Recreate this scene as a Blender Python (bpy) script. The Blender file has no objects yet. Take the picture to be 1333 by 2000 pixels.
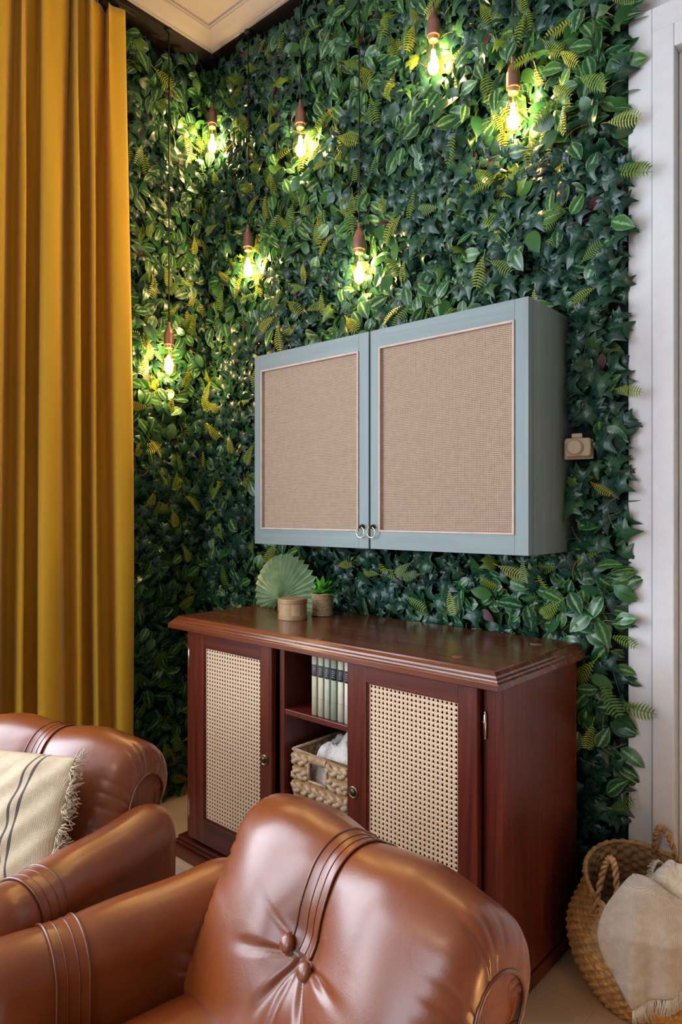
import bpy, bmesh, math, random
import numpy as np
from mathutils import Vector, Matrix
random.seed(7); rng = np.random.default_rng(11)
PI = math.pi; R = math.radians
scene = bpy.context.scene
COL = scene.collection

# ------------------------------------------------------------------ camera
cam_d = bpy.data.cameras.new('camera'); cam = bpy.data.objects.new('camera', cam_d); COL.objects.link(cam)
cam.location = (0, 0, 1.25); cam.rotation_euler = (R(90), 0, R(41.1))
cam_d.sensor_fit = 'VERTICAL'; cam_d.sensor_height = 36.0; cam_d.lens = 36.0 * 1338 / 2000
cam_d.clip_start = 0.02; cam_d.clip_end = 60
scene.camera = cam
# ------------------------------------------------------------------ exposure / world
vs = scene.view_settings
vs.view_transform = 'Standard'; vs.look = 'None'; vs.gamma = 1.0; vs.use_curve_mapping = False
vs.exposure = 0.22
world = bpy.data.worlds.new('sky'); scene.world = world; world.use_nodes = True
bgn = world.node_tree.nodes['Background']; bgn.inputs[0].default_value = (0.62, 0.75, 1.0, 1); bgn.inputs[1].default_value = 1.2

def area(name, loc, rot, sx, sy, power, color):
    l = bpy.data.lights.new(name, 'AREA'); l.shape = 'RECTANGLE'; l.size = sx; l.size_y = sy
    l.energy = power; l.color = color
    o = bpy.data.objects.new(name, l); COL.objects.link(o); o.location = loc; o.rotation_euler = rot
    return o
DAY = (0.78, 0.87, 1.0)
area('daylight_left_window', (-2.58, -1.50, 1.75), (0, R(-90), 0), 2.0, 1.5, 78, DAY)
area('daylight_left_window_near', (-2.58, 0.10, 1.75), (0, R(-90), 0), 2.0, 1.1, 52, DAY)
area('daylight_front_window', (-1.2, -3.50, 1.75), (R(90), 0, 0), 1.5, 2.0, 50, DAY)
# added warm fill light, out of view, for golden light on the leather (its shade is built further down)
l = bpy.data.lights.new('added_ceiling_fill', 'POINT'); l.energy = 20; l.color = (1.0, 0.70, 0.42); l.shadow_soft_size = 0.14
lo = bpy.data.objects.new('added_ceiling_fill', l); COL.objects.link(lo); lo.location = (-0.95, -1.1, 2.62)

# ------------------------------------------------------------------ materials
def newmat(name):
    m = bpy.data.materials.new(name); m.use_nodes = True
    nt = m.node_tree; b = nt.nodes['Principled BSDF']
    return m, nt, b
def lk(nt, a, b): nt.links.new(a, b)
def nd(nt, t, **kw):
    n = nt.nodes.new(t)
    for k, v in kw.items(): setattr(n, k, v)
    return n
def ramp(nt, fac, stops):
    r = nd(nt, 'ShaderNodeValToRGB'); e = r.color_ramp.elements
    while len(e) > 1: e.remove(e[-1])
    e[0].position = stops[0][0]; e[0].color = (*stops[0][1], 1)
    for p, c in stops[1:]:
        x = e.new(p); x.color = (*c, 1)
    lk(nt, fac, r.inputs[0]); return r.outputs[0]
def coords(nt, scale=(1, 1, 1), rot=(0, 0, 0)):
    tc = nd(nt, 'ShaderNodeTexCoord'); mp = nd(nt, 'ShaderNodeMapping')
    mp.inputs['Scale'].default_value = scale; mp.inputs['Rotation'].default_value = rot
    lk(nt, tc.outputs['Object'], mp.inputs[0]); return mp.outputs[0]
def noise(nt, vec, scale, detail=4, rough=0.55, dist=0.0):
    n = nd(nt, 'ShaderNodeTexNoise'); n.inputs['Scale'].default_value = scale
    n.inputs['Detail'].default_value = detail; n.inputs['Roughness'].default_value = rough
    n.inputs['Distortion'].default_value = dist
    if vec is not None: lk(nt, vec, n.inputs['Vector'])
    return n.outputs['Fac']
def bump(nt, b, h, strength=0.3, dist=0.002):
    n = nd(nt, 'ShaderNodeBump'); n.inputs['Strength'].default_value = strength; n.inputs['Distance'].default_value = dist
    lk(nt, h, n.inputs['Height']); lk(nt, n.outputs[0], b.inputs['Normal']); return n
def math_(nt, op, a, bb=None, c=None):
    n = nd(nt, 'ShaderNodeMath', operation=op)
    for i, v in enumerate((a, bb, c)):
        if v is None: continue
        if isinstance(v, (int, float)): n.inputs[i].default_value = v
        else: lk(nt, v, n.inputs[i])
    return n.outputs[0]
def mixc(nt, f, a, b):
    n = nd(nt, 'ShaderNodeMix', data_type='RGBA')
    if isinstance(f, (int, float)): n.inputs[0].default_value = f
    else: lk(nt, f, n.inputs[0])
    for i, v in ((6, a), (7, b)):
        if isinstance(v, tuple): n.inputs[i].default_value = (*v, 1)
        else: lk(nt, v, n.inputs[i])
    return n.outputs[2]
def flat(name, col, rough=0.5, metal=0.0, nscale=30, var=0.12, bmp=0.1, bd=0.001):
    m, nt, b = newmat(name)
    n = noise(nt, coords(nt), nscale)
    c0 = tuple(max(0, x * (1 - var)) for x in col); c1 = tuple(min(1, x * (1 + var)) for x in col)
    lk(nt, ramp(nt, n, [(0.3, c0), (0.7, c1)]), b.inputs['Base Color'])
    b.inputs['Roughness'].default_value = rough; b.inputs['Metallic'].default_value = metal
    if bmp: bump(nt, b, n, bmp, bd)
    return m
def wood(name, axis, dark, mid, light, rough=0.36, coat=0.14, scale=1.0):
    m, nt, b = newmat(name)
    s = [26 * scale] * 3; s['xyz'.index(axis)] = 1.3 * scale
    v = coords(nt, tuple(s))
    n1 = noise(nt, v, 1.0, 6, 0.62, 1.2)
    n2 = noise(nt, v, 6.0, 3, 0.6, 0.3)
    c = ramp(nt, n1, [(0.28, dark), (0.5, mid), (0.74, light)])
    c2 = mixc(nt, math_(nt, 'MULTIPLY', n2, 0.35), c, dark)
    lk(nt, c2, b.inputs['Base Color'])
    b.inputs['Roughness'].default_value = rough; b.inputs['Coat Weight'].default_value = coat
    b.inputs['Coat Roughness'].default_value = 0.18
    bump(nt, b, n2, 0.12, 0.0008)
    return m
MD, MM, ML = (0.040, 0.005, 0.003), (0.105, 0.012, 0.004), (0.18, 0.030, 0.009)
M_wx = wood('mahogany_grain_x', 'x', MD, MM, ML)
M_wy = wood('mahogany_grain_y', 'y', MD, MM, ML)
M_wz = wood('mahogany_grain_z', 'z', MD, MM, ML)
M_wtop = wood('mahogany_top', 'x', (0.07, 0.014, 0.006), (0.15, 0.034, 0.013), (0.27, 0.075, 0.028), rough=0.24, coat=0.5)
GD, GM, GL = (0.16, 0.21, 0.205), (0.20, 0.255, 0.25), (0.24, 0.295, 0.29)
M_gx = wood('grey_green_paint_x', 'x', GD, GM, GL, rough=0.5, coat=0.05)
M_gz = wood('grey_green_paint_z', 'z', GD, GM, GL, rough=0.5, coat=0.05)
M_black = flat('black_cable', (0.006, 0.006, 0.007), 0.5)
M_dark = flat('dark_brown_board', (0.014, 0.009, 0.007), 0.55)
M_white = flat('white_paint', (0.66, 0.65, 0.66), 0.5, var=0.03, bmp=0.04)
M_ceil = flat('ceiling_paint', (0.38, 0.345, 0.32), 0.7, var=0.02, bmp=0.03)
M_wallw = flat('wall_paint', (0.62, 0.60, 0.58), 0.7, var=0.03, bmp=0.05)
M_brass = flat('aged_brass', (0.42, 0.34, 0.20), 0.3, 1.0, var=0.3)
M_brassd = flat('dark_brass', (0.10, 0.08, 0.05), 0.4, 1.0, var=0.3)
M_silver = flat('worn_nickel', (0.55, 0.52, 0.45), 0.28, 1.0)
M_ring = flat('pale_brass', (0.78, 0.70, 0.48), 0.22, 1.0)
M_socket = flat('bronze_socket', (0.30, 0.16, 0.13), 0.42, 0.55)
M_trim = flat('pink_beige_beading', (0.56, 0.42, 0.36), 0.55)

def floor_mat():
    m, nt, b = newmat('light_wood_floor')
    tc = nd(nt, 'ShaderNodeTexCoord')
    br = nd(nt, 'ShaderNodeTexBrick'); br.offset = 0.5
    br.inputs['Scale'].default_value = 1.0; br.inputs['Brick Width'].default_value = 1.3; br.inputs['Row Height'].default_value = 0.19
    br.inputs['Mortar Size'].default_value = 0.0015
    br.inputs['Color1'].default_value = (0.68, 0.49, 0.30, 1); br.inputs['Color2'].default_value = (0.64, 0.455, 0.275, 1)
    br.inputs['Mortar'].default_value = (0.50, 0.34, 0.20, 1)
    lk(nt, tc.outputs['Object'], br.inputs['Vector'])
    n = noise(nt, coords(nt, (2, 22, 1)), 1.5, 6, 0.6, 1.5)
    c = mixc(nt, math_(nt, 'MULTIPLY', n, 0.5), br.outputs['Color'], (0.72, 0.54, 0.35))
    lk(nt, c, b.inputs['Base Color']); b.inputs['Roughness'].default_value = 0.42
    bump(nt, b, n, 0.08, 0.001)
    return m
M_floor = floor_mat()

def leather(name, c0, c1, c2):
    m, nt, b = newmat(name)
    v = coords(nt)
    n = noise(nt, v, 5, 5, 0.6, 0.4); g = nd(nt, 'ShaderNodeTexVoronoi'); g.inputs['Scale'].default_value = 420
    lk(nt, v, g.inputs['Vector'])
    lk(nt, ramp(nt, n, [(0.3, c0), (0.55, c1), (0.75, c2)]), b.inputs['Base Color'])
    w = noise(nt, v, 16, 4, 0.6, 1.0)
    b.inputs['Roughness'].default_value = 0.36
    b.inputs['Coat Weight'].default_value = 0.6; b.inputs['Coat Roughness'].default_value = 0.27; b.inputs['Coat IOR'].default_value = 1.55
    h = math_(nt, 'ADD', math_(nt, 'MULTIPLY', g.outputs['Distance'], 0.10), math_(nt, 'MULTIPLY', w, 0.9))
    bump(nt, b, h, 0.25, 0.004)
    return m
M_leather = leather('cognac_leather', (0.16, 0.033, 0.005), (0.215, 0.047, 0.007), (0.26, 0.062, 0.011))
M_leather_p = leather('cognac_leather_piping', (0.13, 0.028, 0.006), (0.17, 0.038, 0.009), (0.20, 0.048, 0.012))

def curtain_mat():
    m, nt, b = newmat('mustard_cloth')
    v = coords(nt); n = noise(nt, v, 260, 2)
    n2 = noise(nt, coords(nt, (1, 1, 0.4)), 2.2, 4)
    lk(nt, ramp(nt, n2, [(0.3, (0.60, 0.35, 0.014)), (0.7, (0.68, 0.405, 0.019))]), b.inputs['Base Color'])
    b.inputs['Roughness'].default_value = 0.75; b.inputs['Sheen Weight'].default_value = 0.25; b.inputs['Sheen Roughness'].default_value = 0.4
    bump(nt, b, n, 0.12, 0.001); return m
M_curtain = curtain_mat()

def weave_mat(name, axis_u, axis_v, su, sv, cdark, clight, wob=0.6, bs=0.8, fuzz=0.5):
    """open plain weave: threads running in two directions, uneven in thickness"""
    m, nt, b = newmat(name)
    tc = nd(nt, 'ShaderNodeTexCoord'); sep = nd(nt, 'ShaderNodeSeparateXYZ'); lk(nt, tc.outputs['Object'], sep.inputs[0])
    nn = noise(nt, tc.outputs['Object'], 7, 3, 0.6)
    nf = noise(nt, tc.outputs['Object'], 60, 2, 0.6)
    U = math_(nt, 'ADD', math_(nt, 'MULTIPLY', sep.outputs[axis_u], su), math_(nt, 'MULTIPLY', nn, wob * 6))
    V = math_(nt, 'ADD', math_(nt, 'MULTIPLY', sep.outputs[axis_v], sv), math_(nt, 'MULTIPLY', nn, wob * 5))
    a = math_(nt, 'ABSOLUTE', math_(nt, 'SINE', U)); c = math_(nt, 'ABSOLUTE', math_(nt, 'SINE', V))
    h = math_(nt, 'MAXIMUM', math_(nt, 'MULTIPLY', a, 0.9), c)
    h2 = math_(nt, 'ADD', math_(nt, 'MULTIPLY', h, 1.15 - 0.9 * fuzz), math_(nt, 'MULTIPLY', nf, fuzz))
    lk(nt, ramp(nt, h2, [(0.45, cdark), (0.80, tuple((x + y) / 2 for x, y in zip(cdark, clight))), (1.0, clight)]), b.inputs['Base Color'])
    b.inputs['Roughness'].default_value = 0.85
    bump(nt, b, h2, bs, 0.002); return m
M_burlap = weave_mat('burlap', 0, 2, 640, 600, (0.11, 0.070, 0.042), (0.52, 0.375, 0.265), 1.1, 0.9, 0.22)
M_linen = weave_mat('linen', 0, 2, 1500, 1500, (0.42, 0.33, 0.22), (0.66, 0.55, 0.41), 0.15, 0.3)
M_throw = weave_mat('herringbone_throw', 0, 2, 900, 1300, (0.48, 0.40, 0.33), (0.76, 0.67, 0.57), 0.3, 0.5)
M_cream = flat('cream_wool', (0.78, 0.70, 0.58), 0.9, nscale=140, var=0.15, bmp=0.6, bd=0.004)
M_fluff = flat('white_fleece', (0.74, 0.68, 0.62), 0.95, nscale=90, var=0.12, bmp=0.8, bd=0.006)
M_fringe = flat('cream_fringe', (0.60, 0.50, 0.36), 0.9, nscale=200, var=0.2)
M_cane = flat('cane_webbing', (0.72, 0.51, 0.33), 0.5, nscale=300, var=0.22, bmp=0.4)
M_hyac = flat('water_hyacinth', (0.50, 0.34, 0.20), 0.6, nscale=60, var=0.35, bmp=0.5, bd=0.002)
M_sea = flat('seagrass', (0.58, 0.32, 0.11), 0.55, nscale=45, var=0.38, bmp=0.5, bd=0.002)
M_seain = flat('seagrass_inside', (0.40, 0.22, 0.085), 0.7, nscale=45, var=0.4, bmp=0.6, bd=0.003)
M_rope = flat('seagrass_rope', (0.50, 0.27, 0.11), 0.55, nscale=70, var=0.4, bmp=0.5, bd=0.002)
M_jute = flat('jute_wrap', (0.50, 0.34, 0.19), 0.75, nscale=110, var=0.3, bmp=0.6, bd=0.002)

def leafmat(name, kind):
    m, nt, b = newmat(name)
    at = nd(nt, 'ShaderNodeAttribute'); at.attribute_name = 'lf'
    sep = nd(nt, 'ShaderNodeSeparateColor'); lk(nt, at.outputs['Color'], sep.inputs[0])
    u, v, rnd = sep.outputs[0], sep.outputs[1], sep.outputs[2]
    n = noise(nt, coords(nt), 120, 2)
    uu = math_(nt, 'ABSOLUTE', math_(nt, 'SUBTRACT', math_(nt, 'MULTIPLY', u, 2.0), 1.0))
    if kind == 'stripe':
        base = ramp(nt, rnd, [(0.0, (0.013, 0.058, 0.030)), (0.45, (0.018, 0.090, 0.032)), (0.8, (0.035, 0.140, 0.028)), (1.0, (0.075, 0.18, 0.025))])
        w = math_(nt, 'ADD', uu, math_(nt, 'MULTIPLY', math_(nt, 'SUBTRACT', n, 0.5), 0.5))
        mask = ramp(nt, w, [(0.0, (0.9,) * 3), (0.10, (0.75,) * 3), (0.24, (0.0,) * 3), (0.72, (0.0,) * 3), (0.95, (0.42,) * 3)])
        on = math_(nt, 'GREATER_THAN', math_(nt, 'FRACT', math_(nt, 'MULTIPLY', rnd, 7.31)), 0.30)
        c = mixc(nt, math_(nt, 'MULTIPLY', mask, on), base, (0.26, 0.46, 0.20))
    elif kind == 'ivy':
        base = ramp(nt, rnd, [(0.0, (0.009, 0.036, 0.030)), (0.5, (0.014, 0.062, 0.042)), (0.84, (0.024, 0.095, 0.036)), (0.93, (0.18, 0.27, 0.015)), (1.0, (0.24, 0.34, 0.02))])
        mask = ramp(nt, u, [(0.0, (0.0,) * 3), (0.86, (0.0,) * 3), (1.0, (0.55,) * 3)])
        c = mixc(nt, mask, base, (0.14, 0.26, 0.13))
    elif kind == 'fern':
        c = ramp(nt, rnd, [(0.0, (0.09, 0.20, 0.03)), (0.5, (0.20, 0.28, 0.03)), (1.0, (0.38, 0.36, 0.03))])
    elif kind == 'red':
        c = ramp(nt, rnd, [(0.0, (0.06, 0.015, 0.022)), (1.0, (0.11, 0.03, 0.035))])
    lk(nt, c, b.inputs['Base Color'])
    b.inputs['Roughness'].default_value = 0.30 if kind in ('stripe', 'ivy') else 0.5
    b.inputs['Specular IOR Level'].default_value = 0.5
    if 'Transmission Weight' in b.inputs: pass
    tr = nd(nt, 'ShaderNodeBsdfTranslucent'); lk(nt, c, tr.inputs[0])
    mx = nd(nt, 'ShaderNodeMixShader'); mx.inputs[0].default_value = 0.16
    out = nt.nodes['Material Output']
    lk(nt, b.outputs[0], mx.inputs[1]); lk(nt, tr.outputs[0], mx.inputs[2]); lk(nt, mx.outputs[0], out.inputs[0])
    bump(nt, b, n, 0.15, 0.001)
    return m
M_stripe = leafmat('striped_leaf', 'stripe'); M_ivy = leafmat('ivy_leaf', 'ivy'); M_fern = leafmat('fern_leaf', 'fern'); M_red = leafmat('burgundy_leaf', 'red')
M_stem = flat('leaf_stem', (0.20, 0.16, 0.06), 0.6)
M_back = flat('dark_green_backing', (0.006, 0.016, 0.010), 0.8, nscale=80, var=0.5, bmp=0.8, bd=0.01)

# ------------------------------------------------------------------ mesh helpers
def tag(o, label=None, cat=None, group=None, kind=None):
    if label: o['label'] = label
    if cat: o['category'] = cat
    if group: o['group'] = group
    if kind: o['kind'] = kind
    return o
def empty(name, loc=(0, 0, 0), rz=0.0, label=None, cat=None, group=None):
    o = bpy.data.objects.new(name, None); COL.objects.link(o); o.location = loc; o.rotation_euler = (0, 0, rz)
    o.empty_display_size = 0.05
    return tag(o, label, cat, group)
def npobj(name, V, F, mat, parent=None, smooth=True, attr=None):
    """V (n,3); F list of arrays (m,k)"""
    me = bpy.data.meshes.new(name); V = np.asarray(V, np.float32)
    Fs = [np.asarray(f, np.int32) for f in (F if isinstance(F, list) else [F]) if len(f)]
    me.vertices.add(len(V)); me.vertices.foreach_set('co', V.ravel())
    loops = np.concatenate([f.ravel() for f in Fs]); tot = np.concatenate([np.full(len(f), f.shape[1], np.int32) for f in Fs])
    st = np.concatenate([[0], np.cumsum(tot)[:-1]]).astype(np.int32)
    me.loops.add(len(loops)); me.loops.foreach_set('vertex_index', loops)
    me.polygons.add(len(tot)); me.polygons.foreach_set('loop_start', st); me.polygons.foreach_set('loop_total', tot)
    me.polygons.foreach_set('use_smooth', np.full(len(tot), smooth))
    me.update(calc_edges=True); me.validate()
    if attr is not None:
        a = me.color_attributes.new('lf', 'FLOAT_COLOR', 'POINT'); a.data.foreach_set('color', np.asarray(attr, np.float32).ravel())
    me.materials.append(mat)
    o = bpy.data.objects.new(name, me); COL.objects.link(o)
    if parent: o.parent = parent
    return o
class MB:
    def __init__(s): s.v = []; s.f = []; s.n = 0
    def add(s, V, F):
        V = np.asarray(V, float); s.v.append(V)
        for f in F: s.f.append(tuple(int(i) + s.n for i in f))
        s.n += len(V); return s
    def box(s, x0, x1, y0, y1, z0, z1):
        V = [(x, y, z) for z in (z0, z1) for y in (y0, y1) for x in (x0, x1)]
        return s.add(V, [(0, 2, 3, 1), (4, 5, 7, 6), (0, 1, 5, 4), (2, 6, 7, 3), (0, 4, 6, 2), (1, 3, 7, 5)])
    def lathe(s, prof, c=(0, 0, 0), seg=24, axis='z'):
        V = []; n = len(prof)
        for r, h in prof:
            for k in range(seg):
                a = 2 * PI * k / seg; p = (r * math.cos(a), r * math.sin(a), h)
                if axis == 'y': p = (p[0], h, p[1])
                if axis == 'x': p = (h, p[0], p[1])
                V.append((c[0] + p[0], c[1] + p[1], c[2] + p[2]))
        F = [(i * seg + k, i * seg + (k + 1) % seg, (i + 1) * seg + (k + 1) % seg, (i + 1) * seg + k) for i in range(n - 1) for k in range(seg)]
        if prof[0][0] > 1e-6: F.append(tuple(range(seg))[::-1])
        if prof[-1][0] > 1e-6: F.append(tuple((n - 1) * seg + k for k in range(seg)))
        return s.add(V, F)
    def tube(s, pts, r, seg=8, closed=False, caps=True, flat_=1.0):
        P = np.asarray(pts, float); n = len(P)
        rr = np.full(n, r) if np.isscalar(r) else np.asarray(r, float)
        if closed: T = np.roll(P, -1, 0) - np.roll(P, 1, 0)
        else:
            T = np.gradient(P, axis=0)
        T /= (np.linalg.norm(T, axis=1)[:, None] + 1e-12)
        up = np.array([0, 0, 1.0]) if abs(T[0][2]) < 0.9 else np.array([1.0, 0, 0])
        N = np.cross(T[0], up); N /= np.linalg.norm(N); V = []
        for i in range(n):
            N = N - T[i] * (N @ T[i]); N /= np.linalg.norm(N) + 1e-12; B = np.cross(T[i], N)
            for k in range(seg):
                a = 2 * PI * k / seg; V.append(P[i] + rr[i] * (math.cos(a) * N + flat_ * math.sin(a) * B))
        m = n if closed else n - 1
        F = [(i * seg + k, i * seg + (k + 1) % seg, ((i + 1) % n) * seg + (k + 1) % seg, ((i + 1) % n) * seg + k) for i in range(m) for k in range(seg)]
        if caps and not closed: F += [tuple(range(seg))[::-1], tuple((n - 1) * seg + k for k in range(seg))]
        return s.add(V, F)
    def ell(s, c, ax, seg=10, rings=7, M=None):
        V = []; 
        for i in range(rings + 1):
            t = PI * i / rings
            for k in range(seg):
                a = 2 * PI * k / seg
                V.append((ax[0] * math.sin(t) * math.cos(a), ax[1] * math.sin(t) * math.sin(a), ax[2] * math.cos(t)))
        V = np.array(V)
        if M is not None: V = V @ np.asarray(M).T
        V = V + np.array(c)
        F = [(i * seg + k, (i + 1) * seg + k, (i + 1) * seg + (k + 1) % seg, i * seg + (k + 1) % seg) for i in range(rings) for k in range(seg)]
        return s.add(V, F)
    def grid(s, P, closeu=False, closev=False):
        P = np.asarray(P, float); a, b = P.shape[:2]
        F = []
        for i in range(a if closeu else a - 1):
            for j in range(b if closev else b - 1):
                F.append((i * b + j, ((i + 1) % a) * b + j, ((i + 1) % a) * b + (j + 1) % b, i * b + (j + 1) % b))
        return s.add(P.reshape(-1, 3), F)
    def build(s, name, mat, parent=None, bevel=0.0, smooth=False, seg=2, sub=0, weld=False, solid=0.0):
        me = bpy.data.meshes.new(name); me.from_pydata(np.concatenate(s.v).tolist(), [], s.f)
        me.validate(); me.update(); me.materials.append(mat)
        if weld:
            bm = bmesh.new(); bm.from_mesh(me); bmesh.ops.remove_doubles(bm, verts=bm.verts, dist=1e-5)
            bmesh.ops.recalc_face_normals(bm, faces=bm.faces); bm.to_mesh(me); bm.free()
        o = bpy.data.objects.new(name, me); COL.objects.link(o)
        if parent: o.parent = parent
        if smooth: me.polygons.foreach_set('use_smooth', [True] * len(me.polygons))
        if solid:
            m = o.modifiers.new('solid', 'SOLIDIFY'); m.thickness = solid; m.offset = 0
        if bevel:
            m = o.modifiers.new('bevel', 'BEVEL'); m.width = bevel; m.segments = seg; m.limit_method = 'ANGLE'; m.angle_limit = R(40)
        if sub:
            m = o.modifiers.new('sub', 'SUBSURF'); m.levels = sub; m.render_levels = sub
        return o
def box(name, mat, x0, x1, y0, y1, z0, z1, parent=None, bevel=0.0015):
    return MB().box(x0, x1, y0, y1, z0, z1).build(name, mat, parent, bevel)
def ringframe(x0, x1, z0, z1, hx0, hx1, hz0, hz1, y0, y1):
    o = [(x0, z0), (x1, z0), (x1, z1), (x0, z1)]; i = [(hx0, hz0), (hx1, hz0), (hx1, hz1), (hx0, hz1)]
    V = [(x, y, z) for y in (y0, y1) for x, z in o + i]; F = []
    for k in range(4):
        n = (k + 1) % 4
        F += [(k, n, 4 + n, 4 + k), (8 + k, 12 + k, 12 + n, 8 + n), (k, 8 + k, 8 + n, n), (4 + k, 4 + n, 12 + n, 12 + k)]
    return MB().add(V, F)
def struct(o): o['kind'] = 'structure'; return o
def sstep(a, b, x):
    t = np.clip((x - a) / (b - a), 0, 1); return t * t * (3 - 2 * t)

# ------------------------------------------------------------------ room
XL, XR, YB, YF = -2.62, 2.3, 2.05, -3.6
ZS, ZC = 3.30, 3.346                     # underside of dark board, ceiling plane
T = 0.12
struct(box('floor', M_floor, XL - T, XR + T, YF - T, YB + T, -0.1, 0, bevel=0))
struct(box('ceiling', M_ceil, XL - T, XR + T, YF - T, YB + T, ZC, ZC + 0.1, bevel=0))
struct(box('wall_back', M_wallw, XL - T, XR + T, YB, YB + T, 0, ZC, bevel=0))
M_wallg = flat('grey_green_wall', (0.17, 0.19, 0.17), 0.75, var=0.03, bmp=0.05)
struct(box('wall_right', M_wallg, XR, XR + T, YF, YB, 0, ZC, bevel=0))
def wall_holes(name, axis, c0, c1, a0, a1, holes):
    """wall slab between c0..c1, spanning a0..a1, with rectangular window openings"""
    mb = MB()
    def put(p0, p1, z0, z1):
        if axis == 'x': mb.box(c0, c1, p0, p1, z0, z1)
        else: mb.box(p0, p1, c0, c1, z0, z1)
    xs = a0
    for h0, h1, z0, z1 in holes:
        put(xs, h0, 0, ZC); put(h0, h1, 0, z0); put(h0, h1, z1, ZC); xs = h1
    put(xs, a1, 0, ZC)
    return struct(mb.build(name, M_wallg if axis == 'y' else M_wallw))
wall_holes('wall_left', 'x', XL - T, XL, YF, YB, [(-2.25, -0.75, 0.7, 2.8), (-0.45, 0.65, 0.7, 2.8)])
wall_holes('wall_front', 'y', YF - T, YF, XL - T, XR + T, [(-2.0, -0.4, 0.7, 2.8)])
M_glass, nt, b = newmat('window_glass')
tb = nd(nt, 'ShaderNodeBsdfTransparent'); mx = nd(nt, 'ShaderNodeMixShader'); fr = nd(nt, 'ShaderNodeFresnel'); b.inputs['Roughness'].default_value = 0.02
lk(nt, fr.outputs[0], mx.inputs[0]); lk(nt, tb.outputs[0], mx.inputs[1]); lk(nt, b.outputs[0], mx.inputs[2]); lk(nt, mx.outputs[0], nt.nodes['Material Output'].inputs[0])
def window(n, axis, c, a0, a1, z0, z1):
    mb = MB(); w = 0.06
    def put(m, p0, p1, q0, q1, d=0.03):
        if axis == 'x': m.box(c - d, c + d, p0, p1, q0, q1)
        else: m.box(p0, p1, c - d, c + d, q0, q1)
    mid = (a0 + a1) / 2; zt = z0 + (z1 - z0) * 0.72
    for r in ((a0, a0 + w, z0, z1), (a1 - w, a1, z0, z1), (a0 + w, a1 - w, z0, z0 + w), (a0 + w, a1 - w, z1 - w, z1), (mid - w / 2, mid + w / 2, z0 + w, z1 - w), (a0 + w, a1 - w, zt, zt + w)):
        put(mb, *r)
    o = struct(mb.build('window_%d' % n, M_white, bevel=0.003))
    g = MB(); put(g, a0 + w, a1 - w, z0 + w, z1 - w, 0.003); g.build('window_pane', M_glass, o)
window(1, 'x', XL - 0.08, -2.25, -0.75, 0.7, 2.8); window(2, 'x', XL - 0.08, -0.45, 0.65, 0.7, 2.8)
window(3, 'y', YF - 0.08, -2.0, -0.4, 0.7, 2.8)
# dark board round the top of the walls, and the pale cornice that starts at its inner edge
IX, IY = -2.449, 1.930
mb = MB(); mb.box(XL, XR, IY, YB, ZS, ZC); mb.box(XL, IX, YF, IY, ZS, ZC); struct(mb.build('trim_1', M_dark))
prof = [(0, 0.012), (0.0, -0.001), (0.010, -0.001), (0.012, 0.005), (0.020, 0.005), (0.030, 0.008), (0.045, 0.014), (0.060, 0.0235), (0.070, 0.030), (0.078, 0.030), (0.080, 0.036), (0.086, 0.036), (0.088, 0.0465)]
P = np.array([[(IX + d, YF, ZS + h), (IX + d, IY - d, ZS + h), (XR, IY - d, ZS + h)] for d, h in prof])
struct(MB().grid(P).build('trim_2', M_ceil, smooth=False))
# door and its casing at the right end of the wall
dm = MB()
xa, xb, xc = -0.666, -0.601, -0.541; xe = 0.38; xm = xc + xe
za, zb, zc = 2.653, 2.584, 2.518
dm.box(xa, xb, 2.008, YB, 0, za); dm.box(xm - xb, xm - xa, 2.008, YB, 0, za); dm.box(xb, xm - xb, 2.008, YB, zb, za)
dm.box(xb + 0.003, xc, 1.998, YB, 0, zb - 0.003); dm.box(xm - xc, xm - xb - 0.003, 1.998, YB, 0, zb - 0.003); dm.box(xc, xm - xc, 1.998, YB, zc, zb - 0.003)
door = struct(dm.build('door_1', M_white, bevel=0.003))
dl = MB(); dl.box(xc, xe, 2.038, YB - 0.0, 0.005, zc)
for z0, z1 in ((0.15, 0.95), (1.05, 2.45)):
    for x0, x1 in ((xc + 0.1, -0.14), (-0.06, xe - 0.1)): dl.box(x0, x1, 2.028, 2.038, z0, z1)
dl.build('door_leaf', M_white, door, bevel=0.004)
hb = MB(); hb.lathe([(0.024, 2.03), (0.024, 2.024), (0.010, 2.022), (0.009, 1.98)], c=(xe - 0.05, 0, 1.02), axis='y', seg=16)
hb.tube([(xe - 0.05, 1.985, 1.02), (xe - 0.17, 1.985, 1.02)], 0.008); hb.build('door_handle', M_silver, door, smooth=True)
struct(box('baseboard_right', M_white, XR - 0.02, XR, YF, YB, 0, 0.12)); struct(box('baseboard_front', M_white, XL, XR - 0.02, YF, YF + 0.02, 0, 0.12))
# added drum lamp around the warm fill light, out of view
cl = empty('added_ceiling_lamp', (-0.95, -1.1, 0), 0, 'added out-of-view cream fabric drum lamp for warm fill, hanging on a rod from the ceiling behind the armchairs', 'ceiling lamp')
m_shade, nt, b = newmat('lamp_shade_fabric')
trl = nd(nt, 'ShaderNodeBsdfTranslucent'); trl.inputs[0].default_value = (0.9, 0.8, 0.62, 1); mx = nd(nt, 'ShaderNodeMixShader'); mx.inputs[0].default_value = 0.6
b.inputs['Base Color'].default_value = (0.8, 0.72, 0.6, 1)
lk(nt, b.outputs[0], mx.inputs[1]); lk(nt, trl.outputs[0], mx.inputs[2]); lk(nt, mx.outputs[0], nt.nodes['Material Output'].inputs[0])
MB().tube([(0, 0, ZC), (0, 0, 2.80)], 0.006).build('rod', M_brass, cl)
sh = MB(); sh.lathe([(0.26, 2.50), (0.26, 2.78)], seg=40); sh.f = [f for f in sh.f if len(f) == 4]
sh.build('lamp_shade', m_shade, cl, smooth=True, solid=0.003)
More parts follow.
